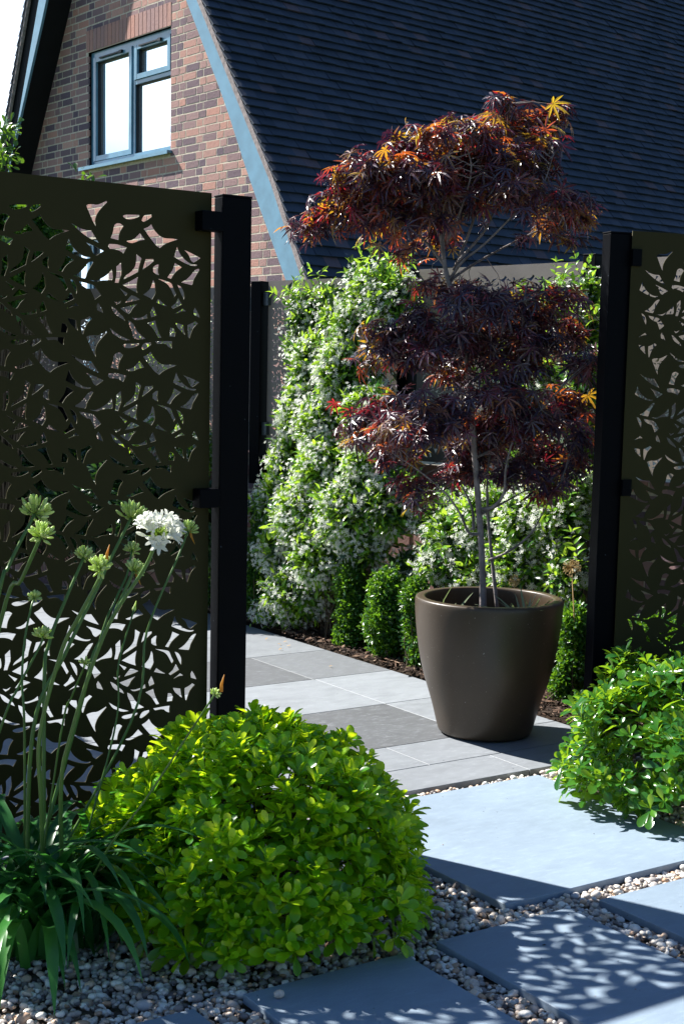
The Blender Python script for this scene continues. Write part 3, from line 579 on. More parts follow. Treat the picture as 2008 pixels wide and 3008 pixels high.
wk.out('bricks', M['brick'], bw); wm.out('mortar', M['mortar'], bw)

# ------------------------------------------------------------------ house
HT = radians(5.98); HX = V3(cos(HT), sin(HT), 0); HY = V3(-sin(HT), cos(HT), 0)
def hp(x, y, z): return HX * x + HY * y + V3(0, 0, z)
WX = 7.661; OV = 7.361
house = empty('house', 'brick gabled house with steep dark tiled roof and blue grey window behind the fence', 'house', tuple(hp(WX, 12, 0)))
Rp = [(9.02, 1.62), (9.32, 2.158), (9.757, 2.957), (10.29, 3.75), (10.9, 4.663), (13.06, 7.9)]     # right verge (y,z)
Lp = [(15.62, 2.0), (14.93, 3.62), (14.232, 5.281), (13.06, 7.9)]
Ri = [(9.30, 1.62), (9.62, 2.10), (10.20, 3.05), (10.576, 3.733), (11.205, 4.72), (12.98, 7.38)]          # inner edge of the barge board
Li = [(15.40, 2.0), (14.74, 3.60), (13.86, 5.212), (12.98, 7.38)]
def interp(P, z): 
    zs = [p[1] for p in P]; return float(np.interp(z, zs, [p[0] for p in P]))
# wall: bricks
wk = MB()
def clipf(z):
    lo = interp(Rp, z) + .06; hi = interp(Lp, z) - .06
    return (lo - 8., hi - 8.)
win = (11.915 - 8, 13.505 - 8, 3.47, 4.665); win2 = (13.10 - 8, 14.02 - 8, 1.3, 2.74)
lint = (11.915 - 8, 13.56 - 8, 4.665, 4.895)
o_ = hp(WX, 8., 0)
brick_run(wk, None, o_, HY, 9, .06, 7.0, -HX, 3, holes=(win, lint, win2), clip=clipf)
u = lint[0]
rr = random.Random(8)
while u < lint[1] - .03:
    V = []
    for dd in (.005, -.02):
        for uu, z_ in ((u, 4.672), (u + .064, 4.672), (u + .064, 4.888), (u, 4.888)):
            V.append(o_ + HY * (uu + rr.uniform(-.002, .002)) - HX * dd + V3(0, 0, z_))
    wk.add(V, [(0, 1, 2, 3), (0, 4, 5, 1), (1, 5, 6, 2), (2, 6, 7, 3), (3, 7, 4, 0)], (rr.uniform(.35, .8), rr.random(), .5)); u += .0745
wallp = wk.out('wall', M['brick'], house)
# mortar backing with window openings (vertical strips)
mm = MB()
def rect(mb, y0, y1, zf0, zf1, x=WX, m=0):
    pass
ys = sorted(set([8.9, 9.4, 10, 10.6, 11.2, 11.915, 12.5, 13.10, 13.505, 14.02, 14.4, 14.9, 15.6, 13.06]))
for a_, b_ in zip(ys[:-1], ys[1:]):
    def top(y): 
        t1 = float(np.interp(y, [p[0] for p in Rp], [p[1] for p in Rp])) if y < 13.06 else float(np.interp(y, [p[0] for p in Lp][::-1], [p[1] for p in Lp][::-1]))
        return t1 - .03
    segs = [(0, None)]
    mid = (a_ + b_) / 2; gaps = []
    if 11.915 < mid < 13.505: gaps.append((3.47, 4.665))
    if 13.10 < mid < 14.02: gaps.append((1.3, 2.74))
    gaps.sort(); z = 0
    for g0, g1 in gaps + [(None, None)]:
        za, zb = z, g0
        if za is None: continue
        if zb is None: V = [hp(WX, a_, za), hp(WX, b_, za), hp(WX, b_, max(top(b_), za)), hp(WX, a_, max(top(a_), za))]
        else: V = [hp(WX, a_, za), hp(WX, b_, za), hp(WX, b_, zb), hp(WX, a_, zb)]
        mm.add(V, [(0, 1, 2, 3)]); z = g1
mm.out('mortar', M['mortar'], wallp)
# sides and back of the building (closed volume under the roof)
bd = MB()
for y in (9.45, 15.45):
    bd.add([hp(WX, y, 0), hp(18, y, 0), hp(18, y, 1.9), hp(WX, y, 1.9)], [(0, 1, 2, 3)])
bd.add([hp(18, 9.3, 0), hp(18, 15.5, 0), hp(18, 15.5, 2), hp(18, 13.06, 7.8), hp(18, 9.3, 2)], [(0, 1, 2, 3, 4)])
bd.out('side_wall', M['mortar'], house)
# roofs: individually laid plain tiles in courses
def roof(P, side, name, x0=7.315, x1=18., gauge=.102, tw=.165):
    P = np.array(P, float); seg = np.linalg.norm(np.diff(P, axis=0), axis=1); cum = np.concatenate([[0], np.cumsum(seg)])
    def at(s):
        s = min(max(s, 0), cum[-1]); i = min(np.searchsorted(cum, s, side='right') - 1, len(seg) - 1); t = (s - cum[i]) / seg[i]
        return P[i] * (1 - t) + P[i + 1] * t, (P[i + 1] - P[i]) / seg[i]
    rr = random.Random(5); mb = MB(); V = []; Q = []; R = []
    n = 0; s = 0; row = 0
    while s < cum[-1]:
        p, d = at(s); p2, d2 = at(s + gauge * 1.35); nrm = np.array([-d[1], d[0]])
        if (nrm[0] > 0) != (side > 0): nrm = -nrm
        x = x0 - (tw / 2 if row % 2 else 0)
        while x < x1:
            a_, b_ = max(x, x0) + .001, x + tw - .001
            if b_ - a_ > .02:
                lift = .034 + rr.uniform(-.004, .005); dj = rr.uniform(-.004, .004); w_ = rr.uniform(-.0025, .0025)
                q0 = p + d * dj; 
                for xx_, ex in ((a_, w_), (b_, -w_)):
                    for (pp, nn_) in ((q0, lift + ex), (q0, lift - .015 + ex), (p2, .004), (p2, -.006)):
                        c = pp + nrm * nn_; V.append(hp(xx_, c[0], c[1]))
                b = n * 8
                Q += [(b, b + 4, b + 6, b + 2), (b, b + 1, b + 5, b + 4), (b + 1, b + 3, b + 7, b + 5), (b, b + 2, b + 3, b + 1), (b + 4, b + 5, b + 7, b + 6)]
                R.append((rr.random(), rr.random(), .5)); n += 1
            x += tw
        s += gauge; row += 1
    o = build(name, np.array(V), np.array(Q), M['tile'], house, False, np.repeat(np.array(R), 8, axis=0))
    return o
r1 = roof(Rp, -1, 'roof'); r2 = roof(Lp, 1, 'roof')
dk = MB()
for P, sg in ((Rp, 1), (Lp, -1)):
    V = []
    for (y, z) in P:
        V += [hp(7.345, y + .02 * sg, z - .02), hp(18, y + .02 * sg, z - .02)]
    dk.add(V, [(2 * i, 2 * i + 1, 2 * i + 3, 2 * i + 2) for i in range(len(P) - 1)])
dk.out('roof_deck', M['soffit'], house)
# verge mortar strips, barge boards, soffits
def board(name, outer, inner, x0, x1, mat, n=24, zlo=None):
    z = np.linspace(max(outer[0][1], inner[0][1]), min(outer[-1][1], inner[-1][1]), n); mb = MB(); V = []
    for zz_ in z:
        a_, b_ = interp(outer, zz_), interp(inner, zz_)
        V += [hp(x0, a_, zz_), hp(x0, b_, zz_), hp(x1, b_, zz_), hp(x1, a_, zz_)]
    F = []
    for i in range(n - 1):
        q = 4 * i
        for j in range(4): F.append((q + j, q + (j + 1) % 4, q + 4 + (j + 1) % 4, q + 4 + j))
    F += [(0, 1, 2, 3), (4 * n - 4, 4 * n - 1, 4 * n - 2, 4 * n - 3)]
    mb.add(V, F); return mb.out(name, mat, house, False)
off = lambda P, d, dz=0: [(y + d, z + dz) for y, z in P]
board('barge_board', off(Rp, .055), Ri, OV, OV + .028, M['blue'])
board('barge_board', off(Lp, -.22), Li, OV, OV + .028, M['blue'])
board('barge_board', off(Lp, -.03), off(Lp, -.225), OV - .004 + .012, OV + .026, M['soffit'])  # near-black strip standing in for the tile overhang's shadow on the left barge
board('verge', off(Rp, .012), off(Rp, .075), OV - .036, OV - .002, M['vergemortar'], 120)
board('verge', off(Lp, -.005), off(Lp, -.04), OV - .036, OV - .002, M['vergemortar'], 120)
for P, dd in ((Ri, -.02), (Li, .02)):
    V = []
    for y, z in P: V += [hp(OV + .028, y + dd, z), hp(WX + .004, y + dd, z)]
    m_ = MB(); m_.add(V, [(2 * i, 2 * i + 1, 2 * i + 3, 2 * i + 2) for i in range(len(P) - 1)]); m_.out('soffit', M['soffit'], house)

def glass():
    m, nt, bs, out = newmat('window glass')
    bs.inputs['Base Color'].default_value = (.86, .92, .97, 1); bs.inputs['Metallic'].default_value = .85; bs.inputs['Roughness'].default_value = .02
    return m
M['glass'] = glass()
def hbox(mb, y0, y1, z0, z1, x0, x1):
    c = hp((x0 + x1) / 2, (y0 + y1) / 2, (z0 + z1) / 2); mb.box(c, (x1 - x0, y1 - y0, z1 - z0), HT)
def frame(name, y0, y1, z0, z1, w, x0, x1, mat, parent):
    m_ = MB(); hbox(m_, y0, y0 + w, z0, z1, x0, x1); hbox(m_, y1 - w, y1, z0, z1, x0, x1)
    hbox(m_, y0 + w, y1 - w, z0, z0 + w, x0 + .0015, x1 - .0015); hbox(m_, y0 + w, y1 - w, z1 - w, z1, x0 + .0015, x1 - .0015)
    o = m_.out(name, mat, parent); return o
def window(y0, y1, z0, z1, mull, trans):
    X = WX + .035
    wnd = frame('window', y0 + .002, y1 - .002, z0 + .002, z1 - .002, .052, X, X + .07, M['blue'], house)
    m_ = MB(); hbox(m_, mull - .022, mull + .022, z0 + .054, z1 - .054, X + .003, X + .066)
    if trans: hbox(m_, y0 + .054, mull - .0225, trans - .02, trans + .02, X + .006, X + .064)
    m_.out('mullion', M['blue'], wnd)
    lights = [(mull + .022, y1 - .054, z0 + .054, z1 - .054, True)]
    if trans: lights += [(y0 + .054, mull - .022, trans + .02, z1 - .054, True), (y0 + .054, mull - .022, z0 + .054, trans - .02, False)]
    else: lights += [(y0 + .054, mull - .022, z0 + .054, z1 - .054, False)]
    for a_, b_, c, d, sash in lights:
        if sash:
            sh = frame('sash', a_ + .003, b_ - .003, c + .003, d - .003, .05, X - .012, X + .045, M['blue'], wnd); a_ += .053; b_ -= .053; c += .053; d -= .053
        gk = frame('gasket', a_, b_, c, d, .007, X + .016, X + .05, M['rubber'], wnd)
        m_ = MB(); hbox(m_, a_ + .003, b_ - .003, c + .003, d - .003, X + .047, X + .052); m_.out('pane', M['glass'], wnd)
    m_ = MB(); hbox(m_, y0 - .03, y1 + .115, z0 - .022, z0 + .0, WX - .062, X + .02); hbox(m_, y0 - .03, y1 + .115, z0 - .034, z0 - .022, WX - .062, WX - .052)
    m_.out('sill', M['blue'], wnd)
    return wnd
w1 = window(11.915, 13.505, 3.492, 4.665, 12.66, 4.245)
for y0, y1, z in ((12.85, 13.3, 4.578), (12.12, 12.52, 4.575)):
    m_ = MB(); hbox(m_, y0, y1, z, z + .014, WX + .003, WX + .024); hbox(m_, y0, y0 + .05, z - .008, z + .02, WX + .001, WX + .026); m_.out('trickle_vent', M['rubber'], w1)
window(13.10, 14.02, 1.32, 2.74, 13.5, None)

# ------------------------------------------------------------------ pot
PC = (3.357, 4.013)
pot = empty('plant_pot', 'large bronze brown tapered planter with thick rim standing on the patio', 'planter', (PC[0], PC[1], 0))
def bez(P, n): return P
prof = [(.0, .004), (.150, .004), (.170, .006), (.1765, .014), (.181, .03), (.190, .064), (.1965, .092), (.2075, .13), (.219, .167), (.232, .205), (.244, .25), (.2535, .295), (.262, .345), (.2685, .395), (.2735, .445), (.2758, .485), (.276, .505), (.2735, .5145), (.2685, .518), (.246, .5185), (.240, .5165), (.2375, .511), (.2365, .48), (.236, .42), (.0, .42)]
pr = np.array(prof); seg = 96
V = []; F = []
for r, z in prof[:-1]:
    for j in range(seg): a_ = 2 * pi * j / seg; V.append((PC[0] + r * cos(a_), PC[1] + r * sin(a_), z))
for i in range(len(prof) - 2):
    for j in range(seg): F.append((i * seg + j, i * seg + (j + 1) % seg, (i + 1) * seg + (j + 1) % seg, (i + 1) * seg + j))
o = build('body', V, F, M['pot'], pot, True)
md = o.modifiers.new('sub', 'SUBSURF'); md.levels = md.render_levels = 1
V = [(PC[0], PC[1], .436)]; F = []
for i, r in enumerate((.06, .12, .18, .238)):
    for j in range(40): a_ = 2 * pi * j / 40; V.append((PC[0] + r * cos(a_), PC[1] + r * sin(a_), .436 + random.uniform(-.006, .006)))
for j in range(40):
    F.append((0, 1 + j, 1 + (j + 1) % 40))
    for i in range(3): q = 1 + i * 40; F.append((q + j, q + 40 + j, q + 40 + (j + 1) % 40, q + (j + 1) % 40))
build('soil', V, F, M['soil'], pot, True)
gt, gf = leaf_t([(0, .035), (.4, .035), (.8, .02), (1, .004)], .3, .35)
for (cx_, cy_, nb, L_, lab) in ((PC[0] + .04, PC[1] - .165, 34, .14, 'tuft of grey green grass weed at the right side inside the pot'), (PC[0] - .11, PC[1] + .10, 18, .12, 'small grassy weed at the left side inside the pot')):
    d = unit(np.stack([rng.normal(size=nb) * .8, rng.normal(size=nb) * .8, np.abs(rng.normal(size=nb)) * .6 + .6], 1)); L = L_ * rng.uniform(.5, 1.2, nb)
    Fm = frames(d, V3(0, 0, 1) + rng.normal(size=(nb, 3)) * .3) * L[:, None, None]
    v, f = inst(gt, gf, Fm, np.zeros((nb, 3)) + rng.normal(size=(nb, 3)) * V3(.016, .016, 0))
    o = build('weed', v, f, leafmat('pale grass', [(0, (.12, .2, .08)), (1, (.35, .38, .25))], (.3, .4, .15), .2), None, True, rnds(nb, len(gt))); o.location = (cx_, cy_, .436); tag(o, lab, 'weed')

# ------------------------------------------------------------------ maple
maple = empty('maple_tree', 'purple leaved Japanese maple tree with slim forked trunk growing in the pot', 'tree', (D['trunk'][0][0], D['trunk'][0][1], .45))
m_ = MB(); T = D['trunk']; nT = len(T)
m_.tube(T, np.interp(np.arange(nT), [0, 1, 4, 8, nT - 1], [.0145, .0125, .0115, .010, .004]), 10, smooth_n=6)
m_.out('trunk', M['bark'], maple, True)
allb = []
for i, b in enumerate(D['branches']):
    m_ = MB(); r0 = .008 if i in (0, 1) else .0062
    m_.tube(b, np.linspace(r0, .0014, len(b)), 6, smooth_n=5); m_.out('branch', M['bark'], maple, True); allb += crom(np.array(b), np.ones(len(b)), 6)[0].tolist()
allb = np.array(allb + crom(np.array(T[6:]), np.ones(nT - 6), 6)[0].tolist())
def blob_pts(B, per, shell=.55):
    """points spread through ellipsoids (cx,cy,cz, r_view, r_z, r_depth); ellipsoid axes: horizontal across view, up, depth"""
    P = []; Nn = []
    rh = V3(sin(radians(56.15)), -cos(radians(56.15)), 0); fh = V3(cos(radians(56.15)), sin(radians(56.15)), 0)
    for b in B:
        c = np.array(b[:3]); n_ = max(3, int(per * (b[3] * b[4] * 1e4)))
        u = randdir(n_); rad = shell + (1 - shell) * rng.random(n_) ** .5; rad = np.where(rng.random(n_) < .25, rng.random(n_), rad)
        q = u * rad[:, None]
        P.append(c + q[:, :1] * b[3] * rh + q[:, 1:2] * b[5] * fh + q[:, 2:3] * b[4] * V3(0, 0, 1)); Nn.append(u[:, :1] * rh + u[:, 1:2] * fh + u[:, 2:3] * V3(0, 0, 1))
    return np.concatenate(P), np.concatenate(Nn)
def maple_crown(name, B, per, mat):
    P, Nn = blob_pts(B, per, .3); n_ = len(P)
    P = P + rng.normal(size=P.shape) * V3(.022, .022, .016)
    tc = V3(3.35, 4.06, 0)
    outw = P - tc; outw[:, 2] = 0; outw = unit(outw)
    d = unit(outw * .55 + rng.normal(size=(n_, 3)) * .6 + V3(0, 0, -.45)); s = rng.uniform(.038, .074, n_)
    nn = unit(V3(0, 0, 1) + outw * .35 + rng.normal(size=(n_, 3)) * .38)
    v, f = inst(PALM[0], PALM[1], frames(d, nn) * s[:, None, None], P)
    build(name, v, f, mat, maple, False, rnds(n_, len(PALM[0])))
    # leaf stalks and fine twigs joining leaves to the nearest branch
    m_ = MB(); idx = rng.choice(n_, min(n_, 420), replace=False)
    for i in idx:
        dd = np.linalg.norm(allb - P[i], axis=1); q = allb[dd.argmin()]
        if dd.min() < .32:
            mid = (P[i] + q) / 2 + rng.normal(size=3) * .008 + V3(0, 0, .012); m_.tube([q, mid, P[i]], [.0021, .0015, .0009], 3)
    m_.out('twigs', M['bark'], maple)['kind'] = 'stuff'
    return n_
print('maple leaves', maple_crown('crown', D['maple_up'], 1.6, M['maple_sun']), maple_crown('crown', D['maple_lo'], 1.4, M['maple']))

# ------------------------------------------------------------------ shrubs built of leaf rosettes
def rosettes(P, Nn, size, per=9, up=.7, leaf=OBOV, jit=.35, tilt=(22, 88)):
    n_ = len(P); ax = unit(Nn * .75 + V3(0, 0, up) + rng.normal(size=(n_, 3)) * jit)
    ref = randdir(n_); a1 = unit(np.cross(ax, ref)); a2 = np.cross(ax, a1)
    DD = []; NN = []; PP = []; SS = []; RR = []
    tone = rng.random((n_, 3)); gs = rng.uniform(.72, 1.18, n_)
    for k in range(per):
        t = (k + .5) / per; th = radians(tilt[0] + (tilt[1] - tilt[0]) * t) + rng.normal(size=n_) * .14; ph = k * 2.39996 + rng.normal(size=n_) * .25 
        r = a1 * np.cos(ph)[:, None] + a2 * np.sin(ph)[:, None]
        d = ax * np.cos(th)[:, None] + r * np.sin(th)[:, None]; nr = ax * np.sin(th)[:, None] - r * np.cos(th)[:, None]
        DD.append(d); NN.append(nr + rng.normal(size=(n_, 3)) * .22); PP.append(P + ax * (.012 * (1 - t)) * size / .045); SS.append(gs * size * (.62 + .42 * t) * rng.uniform(.75, 1.2, n_))
        rr_ = tone.copy(); rr_[:, 0] = np.clip(tone[:, 0] * .5 + .55 * (1 - t) ** 1.5 - .02 + rng.normal(size=n_) * .1, 0, 1); rr_[:, 1] = rng.random(n_); RR.append(rr_)
    D_, N_, P_, S_, R_ = map(np.concatenate, (DD, NN, PP, SS, RR))
    v, f = inst(leaf[0], leaf[1], frames(D_, N_) * S_[:, None, None], P_)
    return v, f, np.repeat(R_, len(leaf[0]), axis=0)
def dome(c, r, n_, power=1., lump=.07):
    u = randdir(n_ * 3); u = u[(c[2] + u[:, 2] * r[2] > .03)][:n_]
    lum = 1 + lump * (np.sin(u[:, 0] * 7 + 1) * np.sin(u[:, 1] * 8) + .6 * np.sin(u[:, 2] * 11 + u[:, 0] * 5))
    rad = np.where(rng.random(len(u)) < .72, rng.uniform(.93, 1.02, len(u)), rng.uniform(.6, .93, len(u)))
    return np.array(c) + u * np.array(r) * (rad * lum)[:, None], unit(u / np.array(r))
def stems(mb, base, P, k, r0=.006):
    for p in P[rng.choice(len(P), k, replace=False)]:
        b = np.array(base) + rng.normal(size=3) * V3(.04, .04, 0); b[2] = -.025
        mid = b * .5 + p * .5 + rng.normal(size=3) * .02; mid[2] = b[2] + (p[2] - b[2]) * .55; mb.tube([b, mid, p], [r0, r0 * .6, r0 * .25], 4)
s1 = empty('shrub', 'large domed bright yellow green shrub in front of the left screen', 'shrub', (1.70, 2.9, 0))
P, Nn = dome((1.711, 2.876, .088), (.362, .402, .375), 1250, lump=.05)
P2, N2 = dome((1.50, 3.04, .08), (.18, .20, .25), 220, lump=.08); P = np.concatenate([P, P2]); Nn = np.concatenate([Nn, N2])
v, f, r = rosettes(P, Nn, .056, 9, up=1.0, tilt=(14, 78)); build('foliage', v, f, M['pitto'], s1, True, r)
m_ = MB(); stems(m_, (1.7, 2.9, 0), P, 120); m_.out('stems', M['twig'], s1)
s2 = empty('shrub', 'glossy green shrub with long rounded leaves in front of the right screen', 'shrub', (3.56, 2.95, 0))
P, Nn = dome((3.47, 3.02, .10), (.47, .44, .34), 950, lump=.12)
v, f, r = rosettes(P, Nn, .058, 8); build('foliage', v, f, M['pitto2'], s2, True, r)
m_ = MB(); stems(m_, (3.55, 2.95, 0), P, 80); m_.out('stems', M['twig'], s2)

# ------------------------------------------------------------------ climbers and hedging from blobs
def leafy(name, B, per, size, leaf, mat, parent, outw=.8, nz=.5, shell=.45, jit=.5, grow=None):
    P, Nn = blob_pts(B, per, shell); P = P + rng.normal(size=P.shape) * .35 * size + Nn * (rng.random((len(P), 1)) ** 6) * size * 1.3; P = P[P[:, 2] > .02] if True else P; Nn = Nn[:len(P)]; n_ = len(P)
    d = unit(Nn * outw + rng.normal(size=(n_, 3)) * jit + V3(0, 0, .15)); s = size * rng.uniform(.6, 1.25, n_)
    nn = unit(V3(-.35, -.1, nz) + rng.normal(size=(n_, 3)) * .45)
    v, f = inst(leaf[0], leaf[1], frames(d, nn) * s[:, None, None], P)
    return build(name, v, f, mat, parent, True, rnds(n_, len(leaf[0]))), P
def flowers(B, per, parent, r=.0112, clump=7):
    P, Nn = blob_pts(B, per / clump, .93); ok = (P[:, 2] > .03) & ((Nn @ V3(-.56, -.83, .25)) > -.2); P = P[ok]; Nn = Nn[ok]; n_ = len(P)
    Q = np.repeat(P + Nn * rng.uniform(.015, .055, (n_, 1)), clump, axis=0) + rng.normal(size=(n_ * clump, 3)) * .017; NN = np.repeat(Nn, clump, axis=0)
    nf = unit(NN * .6 + V3(-.55, -.15, .65) + rng.normal(size=Q.shape) * .6); ref = randdir(len(Q))
    s = unit(np.cross(nf, ref)); Mx = np.stack([s, np.cross(nf, s), nf], axis=2) * (r * rng.uniform(.75, 1.2, len(Q)))[:, None, None]
    v, f = inst(JASM[0], JASM[1], Mx, Q)
    build('flowers', v, f, M['petal'], parent, False, rnds(len(Q), len(JASM[0])))
    return len(Q)
def bush_twigs(parent, base, P, k, r0=.004, name='stems'):
    m_ = MB(); stems(m_, base, P, min(k, len(P) // 2), r0); m_.out(name, M['twig'], parent)
def jasmine(B, label, per, fper, base, fl_from=None):
    o = empty('jasmine', label, 'jasmine', base)
    ob, P = leafy('foliage', B, per, .045, LANCE, M['jleaf'], o)
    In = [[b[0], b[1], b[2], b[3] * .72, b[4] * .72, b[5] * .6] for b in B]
    leafy('gap_shade_foliage', In, 16, .05, LANCE, M['dleaf'], o, outw=.3, jit=1.)  # darker leaves added inside each blob so the gaps read as deep shade
    # long young shoots breaking the outline
    tops = sorted(B, key=lambda b: -b[2])[:7]; LP = []; LD = []; m_ = MB()
    for b in tops + random.sample(B, min(5, len(B))):
        for _ in range(3):
            p = np.array(b[:3]) + V3(random.gauss(0, .04), random.gauss(0, .07), b[4] * .6); d = unit(V3(random.gauss(-.2, .3), random.gauss(0, .6), random.uniform(.5, 1.2)))
            q = [p]
            for s_ in range(6):
                d = unit(d + rng.normal(size=3) * .18 - V3(0, 0, .06)); p = p + d * .028; q.append(p)
                sd_ = unit(np.cross(d, randdir(1)[0]))
                for sg in (1, -1): LP.append(p); LD.append(unit(sd_ * sg + d * .7))
            LP.append(p); LD.append(d); m_.tube(q, np.linspace(.0022, .001, len(q)), 4)
    LP = np.array(LP); LD = np.array(LD); k_ = len(LP)
    v, f = inst(LANCE[0], LANCE[1], frames(LD, V3(-.3, -.2, .8) + rng.normal(size=(k_, 3)) * .35) * rng.uniform(.028, .05, k_)[:, None, None], LP)
    rr_ = rnds(k_, len(LANCE[0])); rr_[:, 0] = .7 + .3 * rr_[:, 0]; sh_ = build('shoots', v, f, M['jleaf'], o, True, rr_); sh_['kind'] = 'stuff'; m_.out('shoot_stems', M['twig'], o)['kind'] = 'stuff'
    nf = flowers(fl_from or B, fper, o); bush_twigs(o, base, P, 60)
    print('jasmine', len(P), nf)
    return o
jasmine(D['j1'], 'tall white flowering jasmine covering the rear fence left of the maple', 11, 8, (3.95, 5.9, 0), [b for b in D['j1'] if b[1] > 5.5 or b[2] < .3])
jasmine(D['j2'], 'lower white flowering jasmine on the dark wall directly behind the pot', 10, 7.5, (4.05, 4.7, 0))
jasmine(D['j3'], 'sparse white flowering jasmine sprays on the fence behind the maple crown', 13, 9, (4.4, 4.6, 0))
jasmine(D['j4'], 'white flowering jasmine seen through the cut-outs of the left screen', 16, 12, (3.85, 7.0, 0))
o = empty('evergreen_hedge', 'dark evergreen hedge in shade seen through the lower half of the left screen', 'hedge', (3.3, 7.5, 0))
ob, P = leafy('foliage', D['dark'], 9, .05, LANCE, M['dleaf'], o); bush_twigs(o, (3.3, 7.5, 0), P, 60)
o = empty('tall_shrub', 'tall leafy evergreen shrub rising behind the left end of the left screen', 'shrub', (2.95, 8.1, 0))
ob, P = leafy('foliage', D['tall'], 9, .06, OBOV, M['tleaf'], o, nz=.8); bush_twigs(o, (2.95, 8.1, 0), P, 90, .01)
o = empty('shade_shrub', 'unseen leafy shrub added beyond the left edge to shade the patio behind the left screen', 'shrub', (.45, 6.0, 0))  # out of view, added and shaped only to cast shade on the patio
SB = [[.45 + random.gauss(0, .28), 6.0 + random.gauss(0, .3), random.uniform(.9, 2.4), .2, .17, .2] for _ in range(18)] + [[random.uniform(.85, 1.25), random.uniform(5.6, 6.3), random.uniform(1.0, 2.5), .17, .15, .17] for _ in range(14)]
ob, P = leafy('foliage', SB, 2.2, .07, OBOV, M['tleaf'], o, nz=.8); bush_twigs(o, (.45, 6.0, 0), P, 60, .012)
bl = ['small box bush, far left of the row, in sun beside the left post', 'box bush with upright dark columns under the jasmine, second from the left post', 'box bush nearest the left side of the pot, with bright tips', 'box bush half hidden behind the left rim of the pot',
      'box bush between the pot and the right post', 'box bush seen through the foot of the right screen', 'box bush glimpsed in the gap between the left screen and its post']
for B, lab in zip(D['bx'], bl):
    c = B[-1]; o = empty('box_shrub', lab, 'box bush', (c[0], c[1], 0), 'clipped box bushes along the bed')
    B = [[b[0] + random.gauss(0, .015), b[1] + random.gauss(0, .015), b[2], b[3] * random.uniform(.8, 1.05), b[4] * random.uniform(1., 1.2), b[5] * 1.1] for b in B]; B = B + [[c[0], c[1], max(c[2] * .45, .08), c[3] * .8, c[4], c[5]]]
    ob, P = leafy('foliage', B, 36, .021, SMALL, M['box'], o, outw=.6, nz=.6, shell=.5, jit=.7); bush_twigs(o, (c[0], c[1], 0), P, 40, .004)

# ------------------------------------------------------------------ agapanthus
ag = empty('agapanthus', 'clump of agapanthus with strap leaves, green buds and one white flower head', 'agapanthus', (1.2, 3.0, 0))
def strap(mb, base, az, L, w, rise, fall):
    n_ = 12; P = base.copy(); el = rise; V = []; F = []
    dh = V3(cos(az), sin(az), 0); side = V3(-sin(az), cos(az), 0); 
    for i in range(n_ + 1):
        t = i / n_; ww = w * (1 - .3 * t) * min(1, (1 - t) * 4.5 + .03)
        V += [P - side * ww + V3(0, 0, ww * .35), P.copy(), P + side * ww + V3(0, 0, ww * .35)]
        el = rise - (rise + fall) * (t ** 1.3); P = P + (dh * cos(el) + V3(0, 0, sin(el))) * L / n_
        if P[2] < .012: P[2] = .012
    for i in range(n_): q = 3 * i; F += [(q, q + 1, q + 4, q + 3), (q + 1, q + 2, q + 5, q + 4)]
    mb.add(V, F, (random.random(), random.random(), .5))
m_ = MB()
for i in range(165):
    az = random.uniform(-pi, pi); b = V3(1.2 + random.gauss(0, .075), 3.0 + random.gauss(0, .07), -.01)
    strap(m_, b, az, random.uniform(.36, .60), random.uniform(.010, .015), radians(random.uniform(50, 86)), radians(random.uniform(20, 85)))
for az_, L, rs_, fl, bx_, by_ in ((-1.45, .5, 75, 80, 1.22, 2.93), (-1.1, .48, 66, 80, 1.2, 2.9), (-1.75, .5, 78, 82, 1.15, 2.95), (-.8, .52, 62, 55, 1.25, 2.95), (-.5, .5, 60, 50, 1.27, 2.98), (-.2, .5, 70, 60, 1.3, 3.02), (-1.3, .54, 70, 84, 1.12, 2.9),
                               (-2.0, .5, 72, 80, 1.1, 2.95), (-.95, .42, 55, 75, 1.28, 2.88), (.25, .5, 72, 40, 1.32, 3.05), (-1.9, .46, 60, 84, 1.16, 2.9), (-.65, .45, 50, 60, 1.28, 2.9)):
    strap(m_, V3(bx_, by_, -.01), az_, L, .0170, radians(rs_), radians(fl))
m_.out('leaves', M['strap'], ag, True)
bud_t, bud_f = ball_t(6, 5, 1.)
def tube_into(mb, a, b, r, k=4, **kw): mb.tube([a, (a + b) / 2 + rng.normal(size=3) * .001, b], [r, r * .8, r], k, **kw)
def align(d):
    d = unit(np.array(d)); ref = V3(1, 0, 0) if abs(d[0]) < .8 else V3(0, 1, 0); s = unit(np.cross(d, ref)); return np.stack([s, np.cross(d, s), d], axis=1)
LILY = []
def lily(mb, p, d, L):
    A = align(d); V = []; F = []
    for i in range(6):
        a_ = 2 * pi * i / 6; dr = V3(cos(a_), sin(a_), 0); s = V3(-sin(a_), cos(a_), 0); b = len(V)
        for t, rr_, w_, z in ((0, .05, .05, 0), (.4, .12, .10, .45), (.75, .30, .17, .8), (1., .62, .12, 1.02), (1.1, .78, .02, 1.0)):
            V += [dr * rr_ - s * w_ + V3(0, 0, z), dr * rr_ + s * w_ + V3(0, 0, z)]
        for q in range(4): F.append((b + 2 * q, b + 2 * q + 1, b + 2 * q + 3, b + 2 * q + 2))
    V = np.array(V) * L
    mb.add(V @ A.T + p, F, (random.random(), .5, .5), 1)
